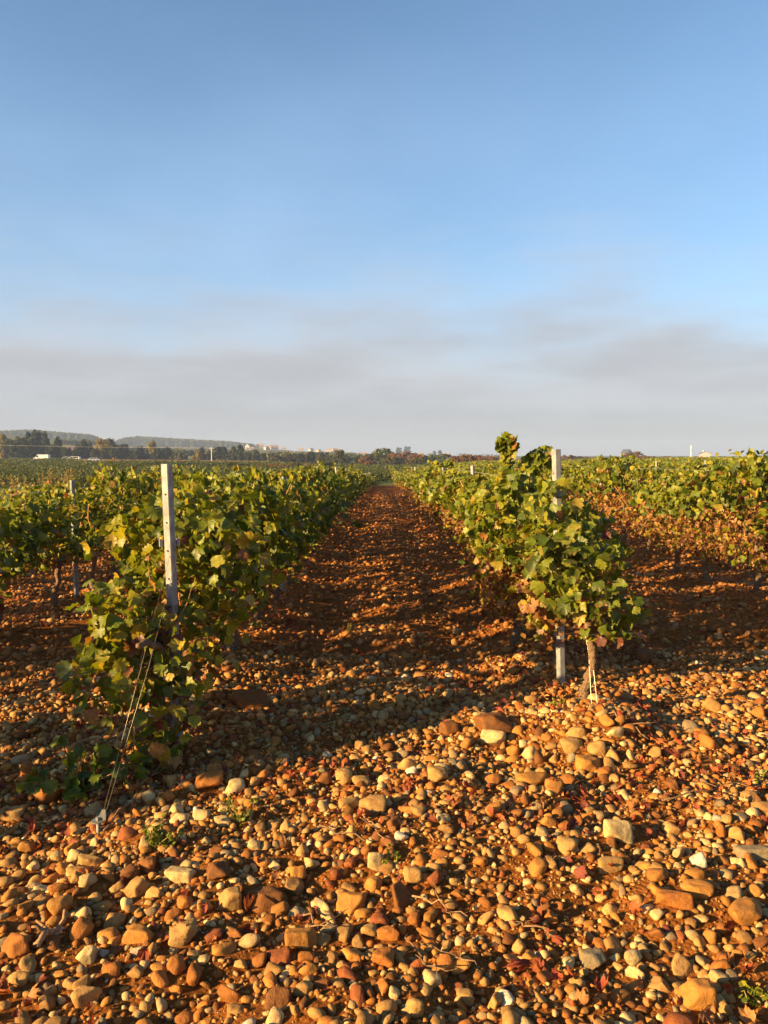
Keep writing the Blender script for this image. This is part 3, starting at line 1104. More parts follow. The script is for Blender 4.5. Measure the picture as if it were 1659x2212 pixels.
def rot_rand(n, r, tilt=.45):
    yaw = r.uniform(0, 6.28, n); a = r.normal(0, tilt, n); b = r.normal(0, tilt, n)
    cy, sy, ca, sa, cb, sb = np.cos(yaw), np.sin(yaw), np.cos(a), np.sin(a), np.cos(b), np.sin(b)
    Z = np.zeros(n); O = np.ones(n)
    rz = np.stack([cy, -sy, Z, sy, cy, Z, Z, Z, O], 1).reshape(n, 3, 3)
    rx = np.stack([O, Z, Z, Z, ca, -sa, Z, sa, ca], 1).reshape(n, 3, 3)
    ry = np.stack([cb, Z, sb, Z, O, Z, -sb, Z, cb], 1).reshape(n, 3, 3)
    return np.einsum('nij,njk,nkl->nil', rz, rx, ry)


grid = {}
CELL = .16


def clear(x, y, r_, pack):
    cx, cy = int(x // CELL), int(y // CELL)
    for i in range(cx - 1, cx + 2):
        for j in range(cy - 1, cy + 2):
            for (a, b, c) in grid.get((i, j), ()):
                if (a - x) ** 2 + (b - y) ** 2 < (pack * (c + r_)) ** 2:
                    return False
    return True


def occupy(x, y, r_):
    grid.setdefault((int(x // CELL), int(y // CELL)), []).append((x, y, r_))


def patch_density(x, y):
    """bare soil shows in patches: more of it towards the lower right"""
    p = .50 + .25 * np.sin(2.3 * x + 1.1 * y + .4) + .2 * np.sin(-1.7 * x + 3.1 * y + 2) + .15 * np.sin(5 * x - 4 * y)
    return np.clip(.62 + .55 * p - .28 * sstep(.3, 1.4, x) * (1 - sstep(3.2, 4.2, y)), .15, 1)


HERO = [  # print x, y, width, proportions (across, tall), colour, name, label
    (1153, 1680, 78, .62, .52, 'ochre', 'large flat oval boulder with a grey flank below the bare right trunk'),
    (1270, 1650, 56, .9, .8, 'ochre', 'big orange rounded block in front of the stone mound at the right vine'),
    (1290, 1617, 40, .8, .8, 'tan', 'tan rounded stone leaning behind the big orange block by the right vine'),
    (1232, 1608, 52, .7, .6, 'tan', 'pale tan stone left of the orange block at the right vine mound'),
    (1245, 1580, 46, .7, .7, 'tan', 'tan stone at the top of the mound under the bare right trunk'),
    (1330, 1578, 40, .7, .7, 'cream', 'cream upright stone at the right side of the right vine mound'),
    (1062, 1560, 80, .7, .6, 'brown', 'large brown boulder half in shade left of the right vine mound'),
    (1065, 1588, 62, .6, .5, 'cream', 'cream sunlit stone in front of the large shaded brown boulder'),
    (968, 1572, 44, .9, .8, 'brown', 'brown block in shade at the edge of the path shadow'),
    (945, 1673, 50, .9, .8, 'tan', 'tan angular block beside white quartz in the middle of the picture'),
    (888, 1668, 28, .9, .8, 'white', 'small white quartz stone near the middle of the picture'),
    (1066, 1686, 36, .9, .85, 'orange', 'round orange cobble left of the large flat oval boulder'),
    (803, 1737, 66, .75, .6, 'tan', 'long tan stone in the middle with a second stone behind it'),
    (757, 1733, 50, .6, .55, 'tan', 'flat tan stone touching the long tan stone in the middle'),
    (741, 1683, 38, 1.0, 1.1, 'tan', 'upright tan egg stone above the long tan stone in the middle'),
    (783, 1690, 40, .9, .8, 'tan', 'tan triangular stone behind the long tan stone in the middle'),
    (508, 1695, 52, .8, .7, 'cream', 'pale cream stone on top of the pile at the shadow edge'),
    (450, 1682, 66, .7, .65, 'orange', 'large orange brown stone in shade right of the left vine'),
    (545, 1517, 76, .9, .75, 'brown', 'biggest dark boulder in shade at the foot of the left row'),
    (298, 1912, 64, .85, .75, 'tan', 'large pale tan rounded stone below the silver anchor'),
    (132, 1958, 52, .9, .9, 'ochre', 'ochre round stone at the lower left beside the pale tan boulder'),
    (495, 1947, 54, .9, 1.0, 'tan', 'tan stone leaning on the long dark slab'),
    (570, 1927, 126, .5, .42, 'brown', 'long dark brown slab lying across, the longest stone in view'),
    (395, 2015, 64, .85, .7, 'tan', 'blunt tan stone with a pointed face left of the long slab'),
    (300, 2012, 72, .55, .5, 'ochre', 'ochre flat stone below the pale tan boulder'),
    (235, 2014, 44, .85, .7, 'ochre', 'ochre pyramid stone at the lower left'),
    (190, 2058, 56, .8, .7, 'cream', 'cream rough stone at the lower left'),
    (242, 2095, 50, .85, .8, 'orange', 'orange rounded stone near the bottom left corner'),
    (40, 2110, 52, .55, .6, 'tan', 'tan oval stone at the bottom left edge'),
    (150, 2125, 34, .7, .8, 'tan', 'tan pebble near the bottom left corner'),
    (1608, 1967, 88, .75, .65, 'ochre', 'big ochre boulder with a dimple at the right edge'),
    (1458, 1938, 74, .5, .5, 'orange', 'flat bright orange stone left of the dimpled boulder'),
    (1505, 1917, 66, .6, .5, 'ochre', 'ochre stone just behind the flat bright orange stone'),
    (1502, 2155, 76, .9, .95, 'ochre', 'largest round ochre stone at the bottom right corner'),
    (1558, 2170, 44, .8, .9, 'tan', 'tan angular stone beside the largest round stone at bottom right'),
    (1280, 2072, 64, .7, .75, 'grey', 'grey green block standing on soil at the lower right'),
    (1367, 2070, 46, .85, .85, 'cream', 'bright cream rounded stone right of the grey green block'),
    (650, 2028, 64, .7, .75, 'ochre', 'ochre block with a dark right side, lower middle'),
    (835, 2012, 58, .6, .6, 'orange', 'smooth orange flat stone, lower middle'),
    (797, 2008, 40, .7, .65, 'tan', 'tan oval pebble left of the smooth orange flat stone'),
    (820, 1985, 46, .7, .6, 'reddish', 'red brown stone behind the smooth orange flat stone'),
    (828, 2068, 54, .75, .75, 'orange', 'orange dome shaped stone below the smooth orange flat stone'),
    (600, 2160, 60, .9, .7, 'brown', 'round brown stone at the bottom edge, left of the middle'),
    (655, 2140, 42, .8, 1.0, 'tan', 'tan upright stone beside the round brown stone at the bottom edge'),
    (895, 2185, 42, .9, 1.1, 'tan', 'tan block at the bottom edge in the middle'),
    (1005, 2150, 46, .9, .8, 'tan', 'tan flat topped stone at the bottom edge right of the middle'),
    (1622, 1838, 72, .7, .65, 'grey', 'grey tan boulder at the right edge'),
    (1335, 1797, 58, .8, .85, 'cream', 'cream blocky stone with a dark right face, right half'),
    (1318, 1860, 64, .6, .55, 'tan', 'wedge shaped tan stone with a dark top, right half'),
    (390, 1880, 66, .65, .5, 'cream', 'flat cream stone with a notched outline below the weeds'),
    (192, 1856, 56, .55, .55, 'tan', 'smooth tan loaf shaped stone left below the silver anchor'),
    (160, 1850, 40, .8, .7, 'cream', 'bright cream stone touching the loaf shaped stone'),
    (168, 1882, 46, .7, .6, 'tan', 'pinkish tan stone under the loaf shaped stone'),
    (805, 1912, 46, .9, .85, 'ochre', 'ochre pointed stone in the middle of the lower ground'),
    (890, 1890, 44, .9, .95, 'tan', 'tan cube shaped stone in the middle of the lower ground'),
    (812, 1868, 34, .8, 1.4, 'cream', 'upright cream slab stone in the middle of the lower ground'),
    (638, 1887, 42, .9, 1.0, 'ochre', 'ochre stone with a blunt top above the long dark slab'),
    (1220, 1826, 48, .8, .75, 'tan', 'tan stone on the right half of the lower ground'),
    (1390, 1418, 42, .9, .8, 'brown', 'brown domed boulder in shade right of the bare right trunk'),
    (22, 1752, 60, .55, .5, 'tan', 'flat tan stone at the left edge beside the fallen leaves'),
    (105, 1722, 44, 1.0, 1.0, 'orange', 'orange round stone in shade left of the low vine shoot'),
    (375, 1690, 34, .9, .9, 'tan', 'tan stone beside dry twigs at the left vine'),
    (435, 1760, 44, .7, .6, 'cream', 'pale stone in the pile right of the silver anchor'),
    (480, 1770, 42, .7, .6, 'cream', 'second pale stone in the pile right of the silver anchor'),
    (548, 1690, 30, .8, .8, 'tan', 'small tan stone on the pile at the shadow edge'),
    (1160, 1870, 46, .85, .85, 'ochre', 'ochre rounded stone on the right half of the lower ground'),
    (955, 1660, 30, .9, .8, 'cream', 'cream stone on the sunlit strip before the shadow'),
    (1200, 1700, 44, .9, .8, 'ochre', 'ochre round stone under the large flat oval boulder'),
]


def build_stones():
    indiv = []       # (x, y, z, semi axes, rot, colour name, colour, shape idx, label)
    for hx, hy, hw, pa, pt, cn, lab in HERO:
        g = ground_at(hx, hy + hw * .2)
        a = hw * S * g.y / FPX / 2 * 1.04
        ax = np.array([a, a * pa, a * pt])
        yaw = sr.normal(0, .25)
        Rm = np.array(Matrix.Rotation(yaw, 3, 'Z') @ Matrix.Rotation(sr.normal(0, .12), 3, 'X'))
        indiv.append([g.x, g.y, h1(g.x, g.y) + ax[2] * .42, ax, Rm, cn, np.array(PAL[cn]), int(sr.integers(NSH)), lab])
        occupy(g.x, g.y, a * .85)
        if pa < .6:
            for s in (-.6, .6):
                occupy(g.x + s * a, g.y, a * .4)
    rest = {k: [] for k in (1, 2)}

    def throw(y0, y1, half, per_m2, lo, hi, pack, kmax=1.0):
        area = half(y0, y1)
        n = int(area[0] * per_m2)
        y = np.sqrt(sr.uniform(y0 ** 2, y1 ** 2, n)) if area[1] else sr.uniform(y0, y1, n)
        x = sr.uniform(-1, 1, n) * area[2](y)
        a = lo * (hi / lo) ** (sr.uniform(0, 1, n) ** 1.5)
        o = np.argsort(-a)
        x, y, a = x[o], y[o], a[o]
        dn = patch_density(x, y)
        if lo < .012:
            dn = np.ones_like(dn)
        ok = sr.random(n) < dn
        got = []
        for i in np.nonzero(ok)[0]:
            b = a[i] * .82
            if clear(x[i], y[i], b, pack):
                occupy(x[i], y[i], b)
                got.append((x[i], y[i], a[i]))
        return np.array(got).reshape(-1, 3)
    fan = lambda k, e: (lambda y0, y1: (k * (y1 ** 2 - y0 ** 2) + 2 * e * (y1 - y0), True, lambda y: k * y + e))
    band = lambda w: (lambda y0, y1: (2 * w * (y1 - y0), False, lambda y: np.full_like(y, w)))
    sets = []
    sets.append((throw(1.75, 6.5, fan(.56, .8), 10, .040, .058, .90), 2))
    sets.append((throw(1.75, 6.5, fan(.56, .8), 260, .023, .041, .80), 2))
    sets.append((throw(1.75, 6.5, fan(.56, .8), 1200, .012, .024, .74), 2))
    sets.append((throw(1.75, 5.5, fan(.53, .45), 2000, .004, .012, .72), 1))
    sets.append((throw(6.5, 18, fan(.52, .3), 90, .026, .060, .84), 1))
    sets.append((throw(6.5, 14, fan(.52, .3), 230, .014, .027, .78), 1))
    sets.append((throw(18, 46, band(5.2), 26, .03, .06, .9), 1))
    for arr, lv in sets:
        n = len(arr)
        if n == 0: continue
        x, y, a = arr.T
        ax = np.stack([a, a * sr.uniform(.62, .98, n), a * sr.uniform(.42, .82, n)], 1)
        Rm = rot_rand(n, sr, .38)
        z = H(x, y) + ax[:, 2] * sr.uniform(-.05, .50, n)
        ci = sr.choice(len(PNAMES), n, p=np.array(PPROB) / sum(PPROB))
        cc = np.array([PAL[PNAMES[i]] for i in ci]) * sr.uniform(.66, 1.36, (n, 1))
        dw = (.14 + .56 * sstep(4.6, 8, y))[:, None] * sr.uniform(.5, 1.3, (n, 1))
        cc = cc * (1 - dw) + SOIL * 1.15 * dw
        sh = sr.integers(0, NSH, n)
        for i in range(n):
            rest[lv].append((x[i], y[i], z[i], ax[i], Rm[i], ci[i], cc[i], sh[i]))
    # the ones that show largest become objects of their own
    allr = [(s, lv) for lv in rest for s in rest[lv]]

    def shown(s):
        u = (s[0] / s[1]) * FPX
        v = 456 + FPX * (EYE - s[2]) / s[1]
        return s[3][0] / s[1] if abs(u) < 388 and v < 1030 and s[1] > 2 else 0
    order = sorted(range(len(allr)), key=lambda i: -shown(allr[i][0]))
    pick = set(order[:300 - len(indiv)])
    # short names of the landmarks
    names = [(h[6], indiv[i][0], indiv[i][1]) for i, h in enumerate(HERO)]
    short = {0: 'the flat oval boulder', 1: 'the big orange block', 6: 'the shaded brown boulder', 9: 'the tan block near the quartz', 12: 'the long tan stone', 16: 'the pale pile at the shadow edge',
             17: 'the shaded orange stone', 18: 'the biggest dark boulder', 19: 'the pale tan boulder', 20: 'the ochre stone at lower left', 22: 'the long dark slab', 23: 'the pointed tan stone', 26: 'the cream rough stone',
             27: 'the orange stone at bottom left', 30: 'the dimpled boulder', 31: 'the flat orange stone', 33: 'the largest round stone', 35: 'the grey green block', 36: 'the bright cream stone', 37: 'the dark sided ochre block',
             38: 'the smooth orange stone', 42: 'the round brown stone', 45: 'the flat topped stone', 46: 'the grey tan boulder', 47: 'the blocky cream stone', 48: 'the wedge shaped stone', 49: 'the notched flat stone',
             50: 'the loaf shaped stone', 54: 'the cube shaped stone', 57: 'the right half tan stone', 58: 'the domed boulder', 59: 'the flat stone at the left edge', 62: 'the pale stones by the anchor'}
    ref = [(indiv[i][0], indiv[i][1], nm) for i, nm in short.items()]
    used = {}
    for i in sorted(pick):
        s, lv = allr[i]
        x, y, z, ax, Rm, ci, cc, sh = s
        d, rx, ry, nm = min((math.hypot(x - q[0], (y - q[1])), q[0], q[1], q[2]) for q in ref)
        ang = math.degrees(math.atan2(y - ry, x - rx)) % 360
        dirn = ['right of', 'behind and right of', 'behind', 'behind and left of', 'left of', 'in front and left of', 'in front of', 'in front and right of'][int((ang + 22.5) // 45) % 8]
        el = ax[1] / ax[0]; fl = ax[2] / ax[0]
        shp = 'long' if el < .7 else ('flat' if fl < .52 else ('round' if el > .86 and fl > .66 else 'blunt'))
        szw = 'large' if ax[0] > .044 else 'small' if ax[0] < .03 else 'medium'
        dist = 'just ' if d < .22 else ''
        lab = f'{szw} {shp} {PNAMES[ci]} cobble {dirn} {nm}'
        indiv.append([x, y, z, ax, Rm, PNAMES[ci], cc, int(sh), lab])
    for x, y, z, ax, Rm, cn, cc, sh, lab in indiv:
        lv = 4 if ax[0] / y > .016 else 3
        v = (SHAPES[lv][sh] * ax) @ Rm.T
        o = MB().add(v, ICO[lv][1], tuple(np.clip(cc * 1.05, 0, 1)), 0, True).build('cobble', M_STONE, None, (x, y, z))
        tag(o, lab, 'stone', 'loose cobbles lying on the red soil')
    mb = MB()
    for lv in rest:
        lst = [s for i, (s, l) in enumerate(allr) if l == lv and i not in pick]
        if not lst: continue
        by = {}
        for s in lst:
            by.setdefault((int(s[7]), 2 if (lv == 2 and s[3][0] / s[1] > .0035) else 1), []).append(s)
        for (sh, l2), ss in by.items():
            base, tri = SHAPES[l2][sh], ICO[l2][1]
            P = np.array([s[:3] for s in ss]); A = np.array([s[3] for s in ss]); RM = np.array([s[4] for s in ss]); C = np.array([s[6] for s in ss])
            v = np.einsum('nij,nkj->nki', RM, base[None] * A[:, None]) + P[:, None]
            n, k = len(ss), len(base)
            t = (tri[None] + (np.arange(n) * k)[:, None, None]).reshape(-1, 3)
            mb.add(v.reshape(-1, 3), t, np.repeat(C, k, 0), 0, True)
    tag(mb.build('pebbles', M_STONE), 'countless smaller tan and orange river pebbles covering the soil', 'pebbles', None, 'stuff')
    print('stones', len(indiv), len(allr), 'tris', sum(len(t) for t in mb.t))


build_stones()


# ------------------------------------------------------------------ fallen leaves, twigs, weeds
def build_litter():
    r = np.random.default_rng(55)
    mb = MB()
    n = 7000
    y = 2.0 * (30 / 2.0) ** r.uniform(0, 1, n)
    which = r.random(n)
    rowx = np.array(ROWX)[r.choice(len(ROWX), n, p=np.array([.26, .10, .03, .02, .02, .32, .17, .05, .03]))]
    x = np.where((which < .62) & (y > 4), rowx + r.normal(0, .35, n), r.uniform(-.55, .55, n) * y)
    keep = (np.abs(x) < .56 * y + .2) & ((y > 3.2) | (r.random(n) < .22)) & (np.sin(3.1 * x + 2.2 * y) + np.sin(-2 * x + 4.7 * y) > -.6)
    x, y = x[keep], y[keep]; n = len(x)
    pos = np.stack([x, y, H(x, y) + r.uniform(.008, .035, n)], 1)
    c = np.array([(.24, .048, .018), (.28, .080, .022), (.28, .12, .035), (.15, .035, .018)])[r.choice(4, n)] * r.uniform(.7, 1.25, (n, 1))
    scatter_leaves(mb, pos, r.normal(0, .65, (n, 3)) + np.array([0, 0, .7]), r.normal(0, 1, (n, 3)), r.uniform(.012, .030, n), c, 'hi', None, 2.2, 0, r)
    tag(mb.build('leaf_litter', M_DRY), 'crumpled red brown fallen vine leaves scattered between the stones', 'fallen leaves', None, 'stuff')
    # dry twigs
    tw = [((880, 2040), (945, 2130), 'grey forked twig lying in the lower middle'), ((950, 2085), (1030, 2108), 'short broken twig right of the forked twig'), ((300, 1715), (365, 1655), 'dry cane leaning over stones under the left vine'),
          ((225, 1810), (330, 1700), 'long thin stick running past the silver anchor'), ((365, 1690), (425, 1735), 'pale twig across the stones right of the anchor'), ((890, 1955), (1010, 2000), 'dark stick in the lower middle above the flat stone'),
          ((780, 1770), (830, 1830), 'reddish twig below the long tan stone'), ((690, 1800), (790, 1835), 'thin red stick left of the upright cream slab'), ((1300, 1540), (1400, 1610), 'dry prunings heaped right of the bare trunk'),
          ((1215, 1480), (1330, 1475), 'pale straw coloured prunings at the foot of the right post'), ((1225, 1500), (1300, 1490), 'second pruning at the foot of the right post'), ((1010, 1545), (1120, 1560), 'twig on the path before the mound'),
          ((1100, 2010), (1200, 2045), 'thin dry stem on the soil, lower right'), ((1430, 1745), (1640, 1700), 'long pale straw on the right edge of the stones'), ((80, 2060), (150, 2000), 'thick piece of dead wood at the lower left'), ((660, 1990), (700, 2040), 'bent twig under the ochre block'),
          ((600, 1560), (700, 1585), 'twig in the shade left of the path middle'), ((1180, 1330), (1300, 1350), 'dry cane on the ground behind the right trunk'), ((640, 1430), (760, 1445), 'stick lying in shade on the path')]
    for (a, b, lab) in tw:
        p, q = ground_at(*a), ground_at(*b)
        p.z = h1(p.x, p.y) + .035; q.z = h1(q.x, q.y) + .035
        thick = .013 if 'thick' in lab else r.uniform(.0028, .0048)
        pts = wav(r, p, q, 8, .010)
        v, t = tube(pts, np.linspace(thick, thick * .55, 8), 6, True, .1, r)
        m = MB().add(v, t, tuple(np.array([1, .88, .75]) * r.uniform(.45, 1.0)), 0, True)
        for _ in range(2):
            k = r.integers(2, 6)
            v, t = tube(wav(r, pts[k], pts[k] + np.array([r.normal(0, .05), r.normal(0, .05), .02]), 4, .004), np.linspace(thick * .6, thick * .3, 4), 5)
            m.add(v, t, (.7, .6, .5), 0, True)
        tag(m.build('twig', M_TWIG), lab, 'twig', 'dry twigs on the stones')

    def weed(pt, n, rad, h, sz, label, colr=P_MID, kind='low', name='weed'):
        o = empty(name, (pt.x, pt.y, h1(pt.x, pt.y)), label, 'weed', 'small weeds between the stones')
        st = MB(); lf = MB()
        for k in range(max(4, n // 9)):
            e = np.array([r.normal(0, rad * .6), r.normal(0, rad * .6), r.uniform(.4, 1) * h])
            p = wav(r, (0, 0, -.01), e, 6, .008)
            v, t = tube(p, .0016, 4); st.add(v, t, (.9, 1.0, .5), 0, True)
            m = 9; ii = r.integers(1, 6, m)
            scatter_leaves(lf, p[ii] + r.normal(0, sz * .7, (m, 3)), r.normal(0, .5, (m, 3)) + np.array([0, -.2, .7]), r.normal(0, 1, (m, 3)), r.uniform(.6, 1.2, m) * sz, leaf_cols(m, colr, r), kind, None, .4, 0, r)
        st.build('stem', M_TWIG, o)
        lf.build('foliage', M_LEAF, o)
    weed(ground_at(340, 1830), 90, .10, .09, .016, 'low grey green weed with tiny leaves right of the anchor', [.4, .3, .2, .1, 0, 0, 0, 0])
    weed(ground_at(525, 1780), 80, .09, .10, .014, 'feathery green weed below the pale stone pile', [.3, .3, .2, .1, .05, 0, 0, 0])
    weed(ground_at(1200, 1530), 60, .08, .07, .014, 'small weed left of the bare right trunk', [.3, .3, .2, .1, 0, 0, 0, 0])
    weed(ground_at(1640, 1690), 40, .06, .05, .012, 'tiny green weed at the right edge among pebbles', [.3, .3, .3, .1, 0, 0, 0, 0])
    weed(ground_at(1640, 2160), 50, .06, .05, .014, 'green sprout at the bottom right corner', [.3, .3, .3, .1, 0, 0, 0, 0])
    weed(ground_at(755, 1370), 20, .03, .10, .010, 'few pale grass stalks standing in the path', [.0, .1, .3, .4, .2, 0, 0, 0])
    weed(ground_at(770, 1140), 60, .16, .12, .05, 'dark green weed patch on the left side of the path', [.6, .3, .1, 0, 0, 0, 0, 0], 'mid')
    weed(ground_at(850, 1860), 30, .05, .05, .012, 'small green sprout in the middle of the lower ground', [.2, .3, .4, .1, 0, 0, 0, 0])
    p = ground_at(175, 1715)
    o = empty('vine_sucker', (p.x, p.y, h1(p.x, p.y)), 'low vine shoot with dark green leaves left of the guy wires', 'vine shoot', 'small weeds between the stones')
    lf = MB(); st = MB()
    for k in range(9):
        e = np.array([r.normal(0, .12), r.normal(.02, .08), r.uniform(.06, .24)])
        if k == 0: e = np.array([-.1, .03, .30])
        q = wav(r, (0, 0, 0), e, 6, .01)
        v, t = tube(q, .003, 5); st.add(v, t, (.9, .8, .6), 0, True)
        m = 6; ii = r.integers(2, 6, m)
        scatter_leaves(lf, q[ii] + r.normal(0, .025, (m, 3)), r.normal(0, .4, (m, 3)) + np.array([0, -.5, .6]), r.normal(0, .6, (m, 3)) + np.array([0, -.3, -.4]), r.uniform(.03, .055, m), leaf_cols(m, [.45, .3, .2, .05, 0, 0, 0, 0], r), 'hi', None, .35, 0, r)
    st.build('stem', M_CANE, o); lf.build('foliage', M_LEAF, o)


build_litter()


# ------------------------------------------------------------------ trees, bushes, woods
tr = np.random.default_rng(404)
TREECOL = {
    'dark': [(.020, .030, .008), (.028, .040, .011), (.042, .052, .012)],
    'olive': [(.05, .058, .012), (.07, .074, .015), (.095, .09, .018)],
    'yellow': [(.19, .16, .022), (.13, .125, .020), (.24, .18, .025)],
    'brown': [(.17, .080, .025), (.12, .07, .022), (.21, .095, .03)],
    'mid': [(.05, .075, .018), (.07, .10, .022), (.10, .12, .028)],
}


def crown_mesh(shape, cname, r, n=3000, leaf=.056):
    """unit tree: height 1, leaves in clumps through the crown's volume"""
    mb = MB()
    nc = 46
    if shape == 'poplar':
        t = r.uniform(.10, 1, nc); rad = .17 * np.sin(np.clip(t * 1.02, 0, 1) * math.pi) ** .6 + .02
    elif shape == 'bush':
        t = r.uniform(.05, .9, nc); rad = .62 * np.sqrt(np.clip(1 - (t - .2) ** 2 / .62, 0.02, 1))
    else:
        t = r.uniform(.16, .97, nc); rad = .36 * np.sqrt(np.clip(1 - ((t - .55) / .47) ** 2, .03, 1))
    a = r.uniform(0, 6.28, nc); q = r.uniform(.25, 1, nc) ** .5
    cen = np.stack([rad * q * np.cos(a), rad * q * np.sin(a), t], 1)
    pal = np.array(TREECOL[cname])
    per = n // nc
    for i in range(nc):
        cr = r.uniform(.05, .10) * (1.5 if shape != 'poplar' else 1.0)
        d = unit(r.normal(0, 1, (per, 3))) * r.uniform(.3, 1, (per, 1)) * cr
        p = cen[i] + d * np.array([1, 1, 1.1 if shape != 'poplar' else 1.8])
        p[:, 2] = np.maximum(p[:, 2], .0)
        c = pal[r.integers(len(pal))] * r.uniform(.8, 1.2, (per, 1))
        scatter_leaves(mb, p, d / cr + r.normal(0, .5, (per, 3)), r.normal(0, 1, (per, 3)), r.uniform(.6, 1.2, per) * leaf * .8, c, 'low', None, .3, 0, r)
    return mb.mesh('crown', M_TREE)


def trunk_mesh(shape, r):
    mb = MB()
    p = wav(r, (0, 0, -.03), (0, 0, .8 if shape != 'bush' else .45), 8, .008)
    v, t = tube(p, np.linspace(.022, .006, 8), 6); mb.add(v, t, (1, 1, 1), 0, True)
    for k in range(7):
        i = r.integers(2, 7); a = r.uniform(0, 6.28); l_ = .10 if shape == 'poplar' else .24
        e = p[i] + np.array([math.cos(a) * l_, math.sin(a) * l_, l_ * 1.1])
        v, t = tube(wav(r, p[i], e, 4, .005), np.linspace(.009, .003, 4), 5); mb.add(v, t, (1, 1, 1), 0, True)
    return mb.mesh('trunk', M_TRUNK)


CROWNS = {}
TRK = {s: [trunk_mesh(s, tr) for _ in range(2)] for s in ('poplar', 'round', 'bush')}


def tree(a, b, Y, hgt, shape, cname, label, group, wide=1.0, name=None):
    """print column a, top row b unused; stands at depth Y"""
    key = (shape, cname)
    if key not in CROWNS:
        CROWNS[key] = [crown_mesh(shape, cname, tr) for _ in range(3)]
    x = (a * S - 384) / FPX * Y
    o = empty(name or ('bush' if shape == 'bush' else 'poplar_tree' if shape == 'poplar' else 'tree'), (x, Y, h1(x, Y) - .1), label, 'bush' if shape == 'bush' else 'tree', group, tr.uniform(0, 6.28))
    o.scale = (hgt * wide, hgt * wide, hgt)
    link_mesh('trunk', TRK[shape][tr.integers(2)], o)
    link_mesh('crown', CROWNS[key][tr.integers(3)], o)


def hgt_for(top_b, a, Y):
    x = (a * S - 384) / FPX * Y
    return at_depth(a, top_b, Y).z - h1(x, Y)


